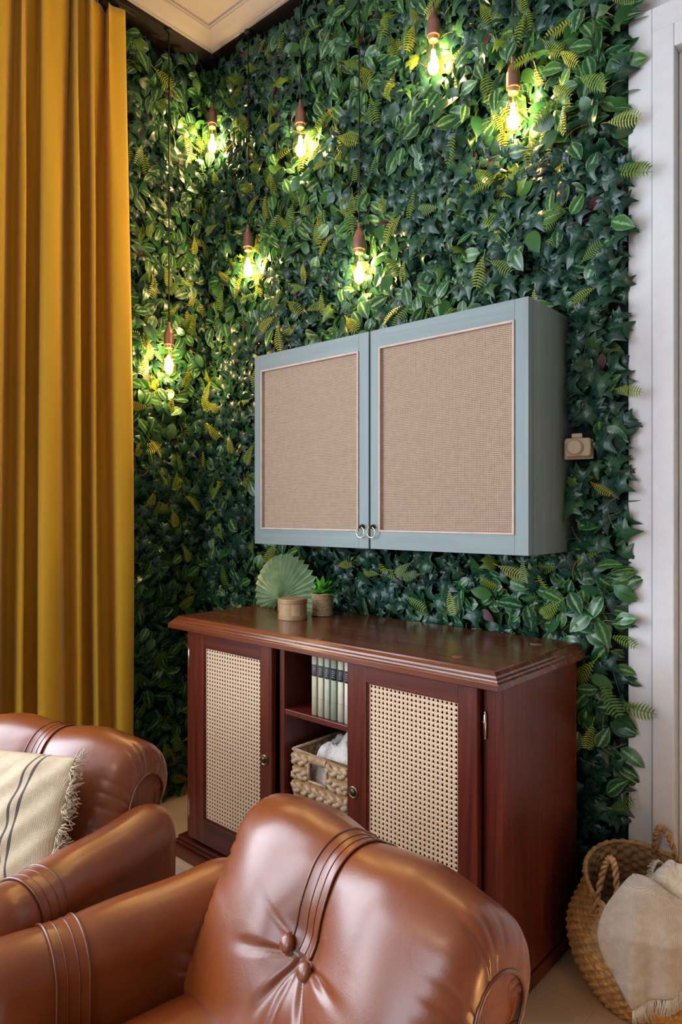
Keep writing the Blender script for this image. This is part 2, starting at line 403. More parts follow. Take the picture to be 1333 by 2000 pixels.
MB().lathe([(0.0, 2.80), (0.02, 2.80), (0.02, 2.74), (0.0, 2.74)], seg=12).build('lamp_holder', M_brass, cl)
fr_ = MB()
for k in range(3):
    a = 2 * PI * k / 3; fr_.tube([(0, 0, 2.77), (0.26 * math.cos(a), 0.26 * math.sin(a), 2.77)], 0.002, 6)
fr_.build('shade_frame', M_brass, cl)

# added lantern, out of view, put in to warm the casing and basket
fl_ = empty('added_fill_lantern', (0.62, 0.95, 0), 0, 'added out-of-view small paper lantern lamp for warm fill, standing on the floor in front of the white door', 'lamp')
MB().lathe([(0.0, 0.0), (0.07, 0.0), (0.07, 0.012), (0.012, 0.016), (0.010, 0.20), (0.0, 0.20)], seg=28).build('lamp_base', M_brassd, fl_)
pl_ = MB(); pl_.lathe([(0.16 * math.sin(t), 0.36 - 0.17 * math.cos(t)) for t in np.linspace(0.25, PI - 0.25, 19)], seg=36); pl_.f = [f for f in pl_.f if len(f) == 4]
pl_.build('lamp_shade', m_shade, fl_, smooth=True, solid=0.001)
l = bpy.data.lights.new('added_lantern_fill', 'POINT'); l.energy = 42; l.color = (1.0, 0.72, 0.47); l.shadow_soft_size = 0.05
lo = bpy.data.objects.new('added_lantern_fill', l); COL.objects.link(lo); lo.parent = fl_; lo.location = (0, 0, 0.36)

# ------------------------------------------------------------------ leaf walls
def ovate():
    n = 7; V = []; A = []
    ws = [0.06, 0.62, 0.92, 1.0, 0.84, 0.5, 0.0]; ys = [0, 0.12, 0.28, 0.45, 0.65, 0.84, 1.02]
    for w, y in zip(ws, ys):
        for s in (-1, -0.5, 0, 0.5, 1):
            x = s * w * 0.30
            z = 0.22 * abs(x) - 0.30 * (y - 0.35) ** 2 - 0.5 * x * x
            V.append((x, y, z)); A.append(((s + 1) / 2, y / 1.02))
    F = [(i * 5 + j, i * 5 + j + 1, (i + 1) * 5 + j + 1, (i + 1) * 5 + j) for i in range(n - 1) for j in range(4)]
    return np.array(V), [np.array(F)], np.array(A)
def ivyleaf():
    # five pointed lobes around a centre near the stalk
    out = [(0, 0.0), (0.20, -0.10), (0.42, -0.02), (0.30, 0.16), (0.62, 0.34), (0.30, 0.50), (0.20, 0.62), (0.0, 1.08)]
    pts = out + [(-x, y) for x, y in out[-2:0:-1]]
    V = [(0, 0.28, 0.05)]; A = [(1.0, 0.3)]
    lobes = {(0.42, -0.02), (0.62, 0.34), (0.0, 1.08), (0, 0.0)}
    for x, y in pts:
        r = math.hypot(x, y - 0.28)
        tip = (abs(x), y) in lobes or (x, y) in lobes
        V.append((x, y, (-0.16 if tip else 0.02) * r * 1.4 - 0.02)); A.append((0.86 if tip else 0.3, y))
    # mid ring
    m = len(pts)
    for (x, y) in pts:
        tip = (abs(x), y) in lobes or (x, y) in lobes
        V.append((x * 0.5, 0.28 + (y - 0.28) * 0.5, 0.045 if tip else 0.085)); A.append((0.97 if tip else 0.2, y))
    F3 = [(0, 1 + m + k, 1 + m + (k + 1) % m) for k in range(m)]
    F4 = [(1 + m + k, 1 + k, 1 + (k + 1) % m, 1 + m + (k + 1) % m) for k in range(m)]
    return np.array(V), [np.array(F3), np.array(F4)], np.array(A)
def fernleaf():
    V = []; F = []; A = []; n = 11
    for i in range(n):
        y = 0.10 + 0.78 * i / (n - 1); L = 0.30 * math.sin(PI * (0.18 + 0.80 * (1 - i / (n - 1)) ** 0.9)) + 0.04
        zc = -0.35 * (y - 0.3) ** 2
        for s in (-1, 1):
            k = len(V); w = 0.019
            L *= 0.82; V += [(0, y - w, zc), (0, y + w, zc), (s * L * 0.6, y + w * 1.3 + L * 0.22, zc + 0.03), (s * L, y + L * 0.42, zc - 0.03), (s * L * 0.6, y - w * 1.3 + L * 0.22, zc + 0.03)]
            A += [(0.5, y)] * 5; F.append((k, k + 4, k + 3, k + 2, k + 1) if s > 0 else (k, k + 1, k + 2, k + 3, k + 4))
    k = len(V); V += [(-0.012, -0.15, -0.02), (0.012, -0.15, -0.02), (0.008, 0.98, -0.18), (-0.008, 0.98, -0.18)]; A += [(0.5, 0.5)] * 4
    F2 = [(k, k + 1, k + 2, k + 3)]
    return np.array(V), [np.array(F), np.array(F2)], np.array(A)
def euler_mats(a, tx, tz):
    """a: in-plane angle; leaf local y = tip dir, z = outward normal"""
    n = len(a); c, s = np.cos(a), np.sin(a); o = np.zeros(n); i = np.ones(n)
    Rz = np.stack([np.stack([c, -s, o], 1), np.stack([s, c, o], 1), np.stack([o, o, i], 1)], 1)
    c, s = np.cos(tx), np.sin(tx); Rx = np.stack([np.stack([i, o, o], 1), np.stack([o, c, -s], 1), np.stack([o, s, c], 1)], 1)
    c, s = np.cos(tz), np.sin(tz); Ry = np.stack([np.stack([c, o, s], 1), np.stack([o, i, o], 1), np.stack([-s, o, c], 1)], 1)
    return Rz @ Rx @ Ry
def scatter(tmpl, pos, size, ang, tx, ty, frame, rnd):
    V, Fs, A = tmpl; n = len(pos); nv = len(V)
    Mx = euler_mats(ang, tx, ty)
    W = np.einsum('nij,vj->nvi', Mx, V) * size[:, None, None]
    W = W + pos[:, None, :]                      # local: x along wall, y up, z out
    W = W @ frame[0].T + frame[1]
    off = (np.arange(n) * nv)
    FF = [(f[None] + off[:, None, None]).reshape(-1, f.shape[1]) for f in Fs]
    C = np.zeros((n, nv, 4)); C[..., 0] = A[:, 0]; C[..., 1] = A[:, 1]; C[..., 2] = rnd[:, None]; C[..., 3] = 1
    return W.reshape(-1, 3), FF, C.reshape(-1, 4)
# wall frames: columns = wall x axis, up, outward
FB = (np.array([[1, 0, 0], [0, 0, -1], [0, 1, 0]], float), np.array([0, YB, 0.0]))           # back wall: local x -> x, local y -> z, out -> -y
FL = (np.array([[0, 0, 1], [1, 0, 0], [0, 1, 0]], float), np.array([XL, 0, 0.0]))            # left wall: local x -> y, out -> +x
BULBS = [(-2.463, 1.711, 1.902), (-2.463, 1.942, 2.936), (-2.218, 1.940, 2.319), (-1.906, 1.940, 2.727), (-1.604, 1.940, 2.156), (-1.280, 1.940, 2.791), (-0.988, 1.940, 2.497)]
def vnoise(x, y, f, seed):
    r = np.random.default_rng(seed); G = r.random((64, 64)); x = x * f % 63; y = y * f % 63
    i, j = x.astype(int), y.astype(int); u, v = x - i, y - j; u = u * u * (3 - 2 * u); v = v * v * (3 - 2 * v)
    return (G[i, j] * (1 - u) + G[(i + 1) % 64, j] * u) * (1 - v) + (G[i, (j + 1) % 64] * (1 - u) + G[(i + 1) % 64, (j + 1) % 64] * u) * v
def leafwall(name, frame, a0, a1, z0, z1, back, label):
    root = empty(name, tuple(frame[0] @ np.array([(a0 + a1) / 2, 0.0, 0]) + frame[1]), 0, label, 'artificial foliage panel')
    inv = -np.array(root.location)
    fr = (frame[0], frame[1] + inv)
    def world(p): return p @ frame[0].T + frame[1]
    def cull(p, size, tip):
        q = world(p); k = np.ones(len(q), bool)
        e = np.stack([np.sin(-tip), np.cos(tip), np.zeros_like(tip)], 1) * size[:, None] * 0.5
        q2 = world(p + e)
        for Q in (q, q2):
            inb = (Q[:, 0] > -1.955) & (Q[:, 0] < -0.82) & (Q[:, 2] > 1.115) & (Q[:, 2] < 1.85)
            k &= ~inb
            ins = (Q[:, 0] > -2.13) & (Q[:, 0] < -0.77) & (Q[:, 2] < 0.90) & (Q[:, 1] < 1.975)
            k &= ~ins
            k &= ~((Q[:, 2] < 0.36) & (np.hypot(Q[:, 0] + 0.572, Q[:, 1] - 1.845) < 0.205))
            k &= ~((np.abs(Q[:, 0] + 0.795) < 0.052) & (np.abs(Q[:, 2] - 1.438) < 0.058) & (Q[:, 1] < 2.0))
            k &= ~((Q[:, 1] < 1.56) & (Q[:, 0] > -2.56) & (Q[:, 0] < -2.3))
            for b in BULBS:
                d = np.abs(Q - np.array(b)); k &= ~((d[:, 0] < (0.045 if back else 0.034)) & (d[:, 1] < (0.034 if back else 0.045)) & (Q[:, 2] > b[2] - 0.12) & (Q[:, 2] < b[2] + 0.16))
        return k
    area_ = (a1 - a0) * (z1 - z0)
    def gen(n, lo, hi):
        x = rng.uniform(a0 + 0.015, a1 - 0.015, n); z = rng.uniform(z0 + 0.02, z1 - 0.02, n)
        hump = vnoise(x + 9, z, 7, 3) * 0.030
        o = rng.uniform(lo, hi, n) + hump
        for b in BULBS:                      # foliage is pressed back behind each bulb
            dd = np.hypot((x - (b[0] if back else b[1])), z - b[2] + 0.02); near = (abs(b[1] - YB) < 0.2) if back else (abs(b[0] - XL) < 0.25)
            if near: o = o * (1 - 0.45 * np.exp(-(dd / 0.10) ** 2))
        return np.stack([x, z, o], 1)
    def run(tm, n, smin, smax, lo, hi, mat, nm, spread=1.25, tilt=0.55, pick=None, rfun=None, nonly=None):
        p = gen(n, lo, hi)
        if pick is not None: p = p[pick(p[:, 0], p[:, 1])]
        n = len(p); size = rng.uniform(smin, smax, n)
        ang = PI + rng.normal(0, spread, n)
        # leaves at the open right end lean out over the edge
        near = p[:, 0] > a1 - 0.05
        if back: ang[near] = -PI / 2 + rng.normal(0, 0.6, near.sum()); p[near, 2] *= 0.8
        tx = -np.abs(rng.normal(0.05, tilt, n)) + 0.25; ty = rng.normal(0, tilt, n)
        k = cull(p, size, ang); 
        p, size, ang, tx, ty = p[k], size[k], ang[k], tx[k], ty[k]
        r = np.clip(0.75 * rng.random(len(p)) + 0.25 * vnoise(p[:, 0], p[:, 1], 5, 21), 0, 1) if rfun is None else rfun(p)
        V, F, C = scatter(tm, p, size, ang, tx, ty, fr, r)
        o = npobj(nm, V, F, mat, root, True, C); o['kind'] = 'stuff'; return p
    ov, iv, fe = ovate(), ivyleaf(), fernleaf()
    sel = lambda thr, seed, inv_=False: (lambda x, z: ((vnoise(x + 3, z, 4.2, seed) > thr) ^ inv_) | (rng.random(len(x)) < 0.22))
    pv = run(ov, int(area_ * 1750), 0.052, 0.082, 0.030, 0.095, M_stripe, 'striped_leaves', pick=sel(0.50, 5))
    run(iv, int(area_ * 2700), 0.042, 0.068, 0.025, 0.090, M_ivy, 'ivy_leaves', pick=sel(0.50, 5, True))
    run(fe, int(area_ * 80), 0.075, 0.115, 0.075, 0.105, M_fern, 'fern_fronds', spread=0.9, tilt=0.3)
    run(ov, int(area_ * 10), 0.045, 0.06, 0.07, 0.09, M_red, 'burgundy_leaves')
    # thin wiry stems
    n = int(area_ * 150); p = gen(n, 0.055, 0.085); k = cull(p, np.full(n, 0.05), np.zeros(n)); p = p[k]; n = len(p)
    L = rng.uniform(0.03, 0.08, n); a = rng.uniform(0, 2 * PI, n); bend = rng.normal(0, 0.25, n); t = np.linspace(-0.5, 0.5, 6)
    cx = L[:, None] * (t * np.cos(a)[:, None] - bend[:, None] * (t * t) * np.sin(a)[:, None]); cz = L[:, None] * (t * np.sin(a)[:, None] + bend[:, None] * t * t * np.cos(a)[:, None])
    cen = np.stack([p[:, 0:1] + cx, p[:, 1:2] + cz, p[:, 2:3] + 0.012 * (0.25 - t ** 2)[None] * 4], 2)      # n,6,3
    rad = 0.0009; dirs = np.stack([-np.sin(a), np.cos(a), np.zeros(n)], 1)
    ring = []
    for q in range(3):
        an = 2 * PI * q / 3; ring.append(cen + rad * (math.cos(an) * dirs[:, None, :] + math.sin(an) * np.array([0, 0, 1.0])))
    W = np.stack(ring, 2).reshape(-1, 3) @ fr[0].T + fr[1]
    base = np.arange(n) * 18; F = []
    for i in range(5):
        for q in range(3): F.append(np.stack([base + i * 3 + q, base + i * 3 + (q + 1) % 3, base + (i + 1) * 3 + (q + 1) % 3, base + (i + 1) * 3 + q], 1))
    o = npobj('vine_stems', W, np.concatenate(F), M_stem, root); o['kind'] = 'stuff'
    # backing mat
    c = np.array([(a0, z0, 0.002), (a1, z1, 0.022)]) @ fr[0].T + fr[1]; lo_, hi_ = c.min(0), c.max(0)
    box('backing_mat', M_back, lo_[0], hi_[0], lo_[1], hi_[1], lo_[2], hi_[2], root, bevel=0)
    return root
leafwall('foliage_wall', FB, XL + 0.03, xa - 0.003, 0.02, 3.285, True, 'wide artificial green leaf wall behind the blue-grey cabinet and the sideboard')
leafwall('foliage_wall', FL, 1.44, YB - 0.03, 0.02, 3.285, False, 'artificial green leaf wall beside the mustard curtain on the left')

# ------------------------------------------------------------------ pendant bulbs
def bulb_mats():
    m, nt, b = newmat('amber_bulb_glass')
    tr = nd(nt, 'ShaderNodeBsdfTransparent'); tr.inputs[0].default_value = (1.0, 0.90, 0.72, 1)
    gl = nd(nt, 'ShaderNodeBsdfGlossy'); gl.inputs['Roughness'].default_value = 0.03; gl.inputs[0].default_value = (1, 0.9, 0.75, 1)
    lw = nd(nt, 'ShaderNodeLayerWeight'); lw.inputs[0].default_value = 0.25
    mx = nd(nt, 'ShaderNodeMixShader'); f = math_(nt, 'MULTIPLY', lw.outputs['Facing'], 0.75)
    lk(nt, f, mx.inputs[0]); lk(nt, tr.outputs[0], mx.inputs[1]); lk(nt, gl.outputs[0], mx.inputs[2])
    lk(nt, mx.outputs[0], nt.nodes['Material Output'].inputs[0])
    e, nt, b = newmat('glowing_filament')
    b.inputs['Base Color'].default_value = (1, 0.8, 0.5, 1); b.inputs['Emission Color'].default_value = (1.0, 0.80, 0.50, 1); b.inputs['Emission Strength'].default_value = 40
    return m, e
M_bulb, M_fil = bulb_mats()
M_warm = flat('brass_collar', (0.75, 0.50, 0.22), 0.3, 0.8)
BL = ['lowest lit pendant bulb, nearest the mustard curtain', 'lit pendant bulb hanging in the room corner below the cornice point', 'lit pendant bulb low above the left end of the blue-grey cabinet', 'lit pendant bulb hanging high just right of the room corner',
      'lit pendant bulb hanging straight above the meeting doors of the blue-grey cabinet', 'highest of the lit pendant bulbs, above the centre of the right cabinet door', 'lit pendant bulb furthest right, above the right cabinet door']
lamp_light = bpy.data.lights.new('bulb_light', 'POINT'); lamp_light.energy = 8.5; lamp_light.color = (1.0, 0.69, 0.36); lamp_light.shadow_soft_size = 0.022
def pendant(i):
    x, y, z = BULBS[i]; root = empty('pendant_lamp', (x, y, z), 0, BL[i], 'pendant lamp', 'bare filament pendants along the leaf walls')
    zt = ZS - z
    # bulb: centre 0, height +-0.06, socket above
    MB().tube([(0, 0, 0.150), (0.001, 0, 0.3), (0, 0.001, 0.5 * (zt + 0.15)), (0, 0, zt)], 0.0030, 8).build('cord', M_black, root, smooth=True)
    MB().lathe([(0.0, zt + 0.0), (0.016, zt - 0.0), (0.016, zt - 0.012), (0.0, zt - 0.014)], seg=16).build('ceiling_hook', M_black, root)
    MB().lathe([(0.0, 0.155), (0.0055, 0.155), (0.007, 0.135), (0.014, 0.122), (0.0205, 0.105), (0.0215, 0.075), (0.0215, 0.058), (0.019, 0.056), (0.0, 0.056)], seg=24).build('socket', M_socket, root, smooth=False, bevel=0.001)
    MB().lathe([(0.0, 0.060), (0.0155, 0.060), (0.0165, 0.052), (0.0150, 0.047), (0.0165, 0.043), (0.0, 0.043)], seg=20).build('bulb_cap', M_warm, root, smooth=True)
    pr = [(0.0135, 0.046), (0.0150, 0.036), (0.0190, 0.022), (0.0245, 0.004), (0.0300, -0.018), (0.0320, -0.034), (0.0300, -0.050), (0.0240, -0.063), (0.0120, -0.072), (0.0, -0.074)]
    g = MB(); g.lathe(pr, seg=28); g.f = [f for f in g.f if len(f) == 4]; g.build('glass_bulb', M_bulb, root, smooth=True)
    fl = MB()
    for k in range(6):
        a = 2 * PI * k / 6 + i; fl.tube([(0.0045 * math.cos(a), 0.0045 * math.sin(a), 0.012), (0.0105 * math.cos(a), 0.0105 * math.sin(a), -0.046)], 0.0016, 6)
    fl.build('filament', M_fil, root, smooth=True)
    MB().tube([(0, 0, 0.044), (0, 0, 0.012)], 0.0022, 6).build('filament_stem', M_warm, root)
    lo = bpy.data.objects.new('bulb_light', lamp_light); COL.objects.link(lo); lo.parent = root; lo.location = (0, 0, -0.02)
for i in range(7): pendant(i)

# ------------------------------------------------------------------ curtain
def curtain():
    root = empty('curtain', (-2.45, 1.2, 0), 0, 'floor-length mustard yellow curtain hanging in deep folds at the left', 'curtain')
    # cloth drawn as a run of folds: (y, x) knots at bottom and top
    ys = [1.515, 1.500, 1.455, 1.432, 1.445, 1.452, 1.425, 1.385, 1.352, 1.345, 1.365, 1.362, 1.335, 1.300, 1.283, 1.290, 1.285, 1.262, 1.205, 1.155, 1.140, 1.160, 1.150, 1.115, 1.078, 1.062, 1.075, 1.060, 1.02, 0.98, 0.95, 0.96, 0.95, 0.91, 0.86, 0.83, 0.84, 0.82, 0.78]
    xs = [-0.02, 0.035, 0.045, 0.030, -0.02, -0.055, -0.06, -0.02, 0.045, 0.030, -0.02, -0.055, -0.055, 0.03, 0.035, -0.01, -0.05, -0.03, 0.038, 0.048, 0.025, -0.03, -0.06, -0.05, 0.035, 0.025, -0.03, -0.055, -0.02, 0.045, 0.02, -0.03, -0.06, -0.03, 0.045, 0.03, -0.04, -0.055, 0.02]
    ys, xs = np.array(ys), np.array(xs); n = len(ys); t = np.arange(n); tt = np.linspace(0, n - 1, 6 * (n - 1) + 1)
    def cr(a):
        i = np.clip(tt.astype(int), 0, n - 2); u = tt - i
        g = lambda k: a[np.clip(i + k, 0, n - 1)]
        p0, p1, p2, p3 = g(-1), g(0), g(1), g(2)
        return 0.5 * ((2 * p1) + (p2 - p0) * u + (2 * p0 - 5 * p1 + 4 * p2 - p3) * u ** 2 + (3 * p1 - p0 - 3 * p2 + p3) * u ** 3)
    Y0, X0 = cr(ys), cr(xs); Z = np.linspace(0.015, 3.235, 90); P = np.zeros((len(Z), len(tt), 3))
    for k, z in enumerate(Z):
        f = z / 3.235
        top = sstep(0.72, 1.0, f)
        yy = 1.2 + (Y0 - 1.2) * (1 - 0.05 * f) + 0.006 * np.sin(tt * 0.55 + 2.2 * f * 2) * f + 0.010 * np.sin(tt * 0.21 + 3 * f)
        xx = X0 * (1 - 0.35 * top) + 0.010 * np.sin(tt * 0.37 + f * 4.0) + 0.012 * top * np.sin(tt * 2.3)
        P[k, :, 0] = xx; P[k, :, 1] = yy - 1.2; P[k, :, 2] = z
    MB().grid(P).build('cloth', M_curtain, root, smooth=True, solid=0.002)
    for k in range(7): MB().tube([(-0.01, 0.28 - 0.1 * k, 3.225), (0.0, 0.28 - 0.1 * k, 3.25)], 0.003, 6).build('curtain_hook', M_brass, root)
    rd = MB().tube([(-2.45, 1.54, 3.262), (-2.45, -2.6, 3.262)], 0.012, 12).build('curtain_rod', M_brassd, None, smooth=True)
    for k in (1.45, -0.3, -2.4): MB().box(-2.62, -2.44, k - 0.006, k + 0.006, 3.256, 3.268).build('bracket', M_brassd, rd)
    tag(rd, 'dark round curtain rod under the ceiling above the mustard curtain', 'curtain rod')
curtain()

# ------------------------------------------------------------------ blue-grey wall cabinet
def wall_cabinet():
    x0, x1, yf, z0, z1 = -1.940, -0.835, 1.729, 1.131, 1.834
    cx = (x0 + x1) / 2; root = empty('wall_cabinet', (cx, YB - 0.0, z0), 0, 'blue-grey two-door wall cabinet with burlap panels, hung on the leaf wall', 'wall cabinet')
    X = lambda v: v - cx; Y = lambda v: v - YB; Z = lambda v: v - z0
    yd = yf + 0.030
    mb = MB(); t = 0.018
    mb.box(X(x0), X(x0) + t, Y(yd), -0.001, 0, Z(z1)); mb.box(X(x1) - t, X(x1), Y(yd), -0.001, 0, Z(z1))
    mb.box(X(x0) + t, X(x1) - t, Y(yd), -0.001, 0, t); mb.box(X(x0) + t, X(x1) - t, Y(yd), -0.001, Z(z1) - t, Z(z1)); mb.box(X(x0) + t, X(x1) - t, -0.012, -0.001, t, Z(z1) - t)
    mb.build('carcass', M_gz, root, bevel=0.0015)
    for a0, a1, side in ((x0, -1.3895, 0), (-1.3825, x1, 1)):
        bl, br = (-1.903, -1.431) if side == 0 else (-1.347, -0.876)
        zb, zt = 1.187, 1.777
        d = ringframe(X(a0), X(a1), 0, Z(z1), X(bl), X(br), Z(zb), Z(zt), Y(yf), Y(yd) - 0.003).build('door', M_gz, root, bevel=0.0012, weld=True)
        for q0, q1 in ((0.0004, Z(zb)), (Z(zt), Z(z1) - 0.0004)): MB().box(X(bl), X(br), Y(yf) - 0.0007, Y(yf) + 0.002, q0, q1).build('rail', M_gx, d, bevel=0.0005)
        MB().box(X(bl), X(br), Y(yf) + 0.008, Y(yf) + 0.014, Z(zb), Z(zt)).build('burlap_panel', M_burlap, d)
        bd = MB(); w = 0.006; ya, yb = Y(yf) - 0.004, Y(yf) + 0.008
        bd.box(X(bl), X(bl) + w, ya, yb, Z(zb), Z(zt)); bd.box(X(br) - w, X(br), ya, yb, Z(zb), Z(zt))
        bd.box(X(bl) + w, X(br) - w, ya, yb, Z(zb), Z(zb) + w); bd.box(X(bl) + w, X(br) - w, ya, yb, Z(zt) - w, Z(zt))
        bd.build('beading', M_trim, d, bevel=0.0012)
        rx = X(-1.414 if side == 0 else -1.369); rz = Z(1.202)
        h = MB(); h.lathe([(0.0, 0.0), (0.008, 0.0), (0.0085, -0.003), (0.004, -0.006), (0.0035, -0.012), (0.006, -0.014), (0.005, -0.019), (0, -0.020)], c=(rx, Y(yf), rz), axis='y', seg=16)
        pts = [(rx + 0.0165 * math.sin(a), Y(yf) - 0.013 - 0.0015 * math.cos(a), rz - 0.0175 + 0.0175 * math.cos(a)) for a in np.linspace(0, 2 * PI, 29)[:-1]]
        kb = h.build('ring_pull', M_brassd, d, smooth=True)
        MB().tube(pts, 0.0019, 8, closed=True).build('ring', M_ring, kb, smooth=True)
    return root
wall_cabinet()

# ------------------------------------------------------------------ mahogany sideboard
SX0, SX1, SYF, SYB, SZ0, SZ1 = -2.115, -0.7718, 1.4431, 1.9413, 0.8275, 0.872
SB = empty('sideboard', (SX1, SYF, 0), R(-0.912), 'dark red-brown wooden sideboard with two cane doors and open middle shelves', 'sideboard')
sx = lambda v: v - SX1; sy = lambda v: v - SYF
def cane(x0, x1, z0, z1, y, parent):
    p = 0.0132; nx = int((x1 - x0) / p); nz = int((z1 - z0) / p); px = (x1 - x0) / nx; pz = (z1 - z0) / nz
    V = []; F = []
    I, J = np.meshgrid(np.arange(nx), np.arange(nz), indexing='ij'); I = I.ravel(); J = J.ravel(); m = len(I)
    o8 = np.array([(-.5, -.5), (0, -.5), (.5, -.5), (.5, 0), (.5, .5), (0, .5), (-.5, .5), (-.5, 0)])
    i8 = np.array([(math.cos(a), math.sin(a)) for a in (R(225), R(270), R(315), 0, R(45), R(90), R(135), R(180))]) * np.array([0.245, 0.29])
    bx = x0 + (I + .5) * px; bz = z0 + (J + .5) * pz
    tpl = np.concatenate([o8, i8, i8]); yy = np.array([0.0] * 8 + [0.0006] * 8 + [0.0022] * 8)
    yy[[1, 3, 5, 7]] = -0.0009; yy[[0, 2, 4, 6]] = 0.0004
    W = np.stack([bx[:, None] + tpl[:, 0] * px, np.broadcast_to(y + yy, (m, 24)), bz[:, None] + tpl[:, 1] * pz], 2).reshape(-1, 3)
    base = np.arange(m) * 24
    F = [np.stack([base + k, base + (k + 1) % 8, base + 8 + (k + 1) % 8, base + 8 + k], 1) for k in range(8)] + [np.stack([base + 8 + k, base + 8 + (k + 1) % 8, base + 16 + (k + 1) % 8, base + 16 + k], 1) for k in range(8)]
    o = npobj('cane_panel', W, np.concatenate(F), M_cane, parent, smooth=False)
    return o
def knob(x, z, y, parent):
    h = MB(); h.lathe([(0.0, y), (0.0165, y), (0.0170, y - 0.003), (0.0150, y - 0.005), (0.0140, y - 0.0035), (0.0120, y - 0.0035)], c=(x, 0, z), axis='y', seg=28)
    k = h.build('escutcheon', M_brass, parent, smooth=True)
    h = MB(); h.lathe([(0.0118, y - 0.002), (0.0118, y - 0.0035), (0.010, y - 0.0075), (0.006, y - 0.0095), (0.0, y - 0.010)], c=(x, 0, z), axis='y', seg=24); h.build('keyhole_knob', M_brassd, k, smooth=True)
def hinge(x, z, y, parent, plate=True):
    h = MB(); h.lathe([(0.0, 0.036), (0.0022, 0.034), (0.0032, 0.031), (0.002, 0.028), (0.0042, 0.025), (0.0042, 0.0), (0.0042, -0.025), (0.002, -0.028), (0.0032, -0.031), (0.0022, -0.034), (0, -0.036)], c=(x, y, z), seg=14)
    h.box(x - 0.010, x, y - 0.001, y + 0.001, z + 0.006, z + 0.010)
    h.build('hinge', M_silver, parent, smooth=True)
def sideboard():
    bx0, bx1 = -2.069, -0.790; yf = 1.4962; yr = SYB - 0.015
    top = MB(); 
    # moulded top: stacked profile swept round
    prof = [(0.006, SZ0), (0.0, SZ0 + 0.003), (0.0, SZ0 + 0.018), (0.006, SZ0 + 0.022), (0.007, SZ0 + 0.026), (0.013, SZ0 + 0.029), (0.015, SZ0 + 0.034), (0.024, SZ1 - 0.004), (0.027, SZ1)]
    rings = []
    for d, z in prof:
        rings.append([(sx(SX0) + d, sy(SYB), z), (sx(SX0) + d, d, z), (-d, d, z), (-d, sy(SYB), z)])
    V = [p for r in rings for p in r]; F = [(i * 4 + k, i * 4 + (k + 1) % 4, (i + 1) * 4 + (k + 1) % 4, (i + 1) * 4 + k) for i in range(len(prof) - 1) for k in range(4)]
    F += [(3, 2, 1, 0), tuple(4 * (len(prof) - 1) + k for k in range(4))]
    top.add(V, F); tp = top.build('top', M_wtop, SB, bevel=0.0006)
    mk_ = flat('pale_knot', (0.30, 0.09, 0.05), 0.35)
    for kx, ky, r in ((-0.175, 0.105, 0.017), (-0.10, 0.40, 0.02), (-0.62, 0.045, 0.014)):
        MB().lathe([(r, SZ1 + 0.0002), (r * 0.6, SZ1 + 0.0004), (0, SZ1 + 0.0005)], c=(kx, ky, 0), seg=20).build('wood_knot', mk_, tp, smooth=True)
    # plinth
    pl = MB(); f0, f1 = sx(-2.118), sx(-0.803)
    pl.box(f0, f1, sy(1.458), sy(SYB), 0, 0.045); pl.box(f0 + 0.010, f1 - 0.010, sy(1.468), sy(SYB), 0.045, 0.056); pl.box(f0 + 0.018, f1 - 0.018 , sy(1.476), sy(SYB), 0.056, 0.070)
    pl.build('plinth', M_wx, SB, bevel=0.003)
    t = 0.020; zb, zt = 0.070, SZ0
    for a in (bx0, bx1 - t): MB().box(sx(a), sx(a) + t, sy(yf), sy(yr), zb, zt).build('side_panel', M_wz, SB, bevel=0.001)
    MB().box(sx(bx0) + t, sx(bx1) - t, sy(yr) - 0.01, sy(yr), zb, zt).build('back_panel', M_wz, SB)
    MB().box(sx(bx0) + t, sx(bx1) - t, sy(yf) + 0.002, sy(yr) - 0.01, zb, zb + 0.03).build('bottom_board', M_wx, SB, bevel=0.001)
    # corner posts and dividers
    for a, b_ in ((bx0 + t, -2.036), (-0.842, bx1 - t)): MB().box(sx(a), sx(b_), sy(yf) + 0.001, sy(yf) + 0.025, zb + 0.03, zt).build('corner_post', M_wz, SB, bevel=0.001)
    for a, b_ in ((-1.575, -1.5545), (-1.285, -1.262)): MB().box(sx(a), sx(b_), sy(yf) + 0.0, sy(yr) - 0.01, zb + 0.03, zt).build('divider', M_wz, SB, bevel=0.001)
    MB().box(sx(-1.5545), sx(-1.285), sy(yf) + 0.002, sy(yr) - 0.01, 0.613, 0.630).build('shelf', M_wx, SB, bevel=0.0015)
    # doors
    yd0 = yf - 0.022; yd1 = yf - 0.001
    for side, (d0, d1, c0, c1, z0, z1, q0) in enumerate((( -2.035, -1.590, -1.944, -1.644, 0.086, SZ0 - 0.004, 0.0), (-1.270, -0.847, -1.200, -0.901, 0.086, SZ0 - 0.004, 0.0))):
        cz0, cz1 = 0.172, 0.777
        d = ringframe(sx(d0), sx(d1), z0, z1, sx(c0), sx(c1), cz0, cz1, sy(yd0), sy(yd1)).build('door', M_wz, SB, bevel=0.002, weld=True)
        for q0, q1 in ((z0 + 0.0015, cz0), (cz1, z1 - 0.0015)): MB().box(sx(c0), sx(c1), sy(yd0) - 0.0005, sy(yd0) + 0.002, q0, q1).build('rail', M_wx, d, bevel=0.0005)
        w = 0.005; rb = MB(); ya, yb = sy(yd0) + 0.004, sy(yd0) + 0.012
        rb.box(sx(c0), sx(c0) + w, ya, yb, cz0, cz1); rb.box(sx(c1) - w, sx(c1), ya, yb, cz0, cz1); rb.box(sx(c0) + w, sx(c1) - w, ya, yb, cz0, cz0 + w); rb.box(sx(c0) + w, sx(c1) - w, ya, yb, cz1 - w, cz1)
        rb.build('rebate_bead', M_wx, d, bevel=0.001)
        cane(sx(c0) + w, sx(c1) - w, cz0 + w, cz1 - w, sy(yd0) + 0.009, d)
        knob(sx(-1.623 if side == 0 else -1.246), 0.459, sy(yd0), d)
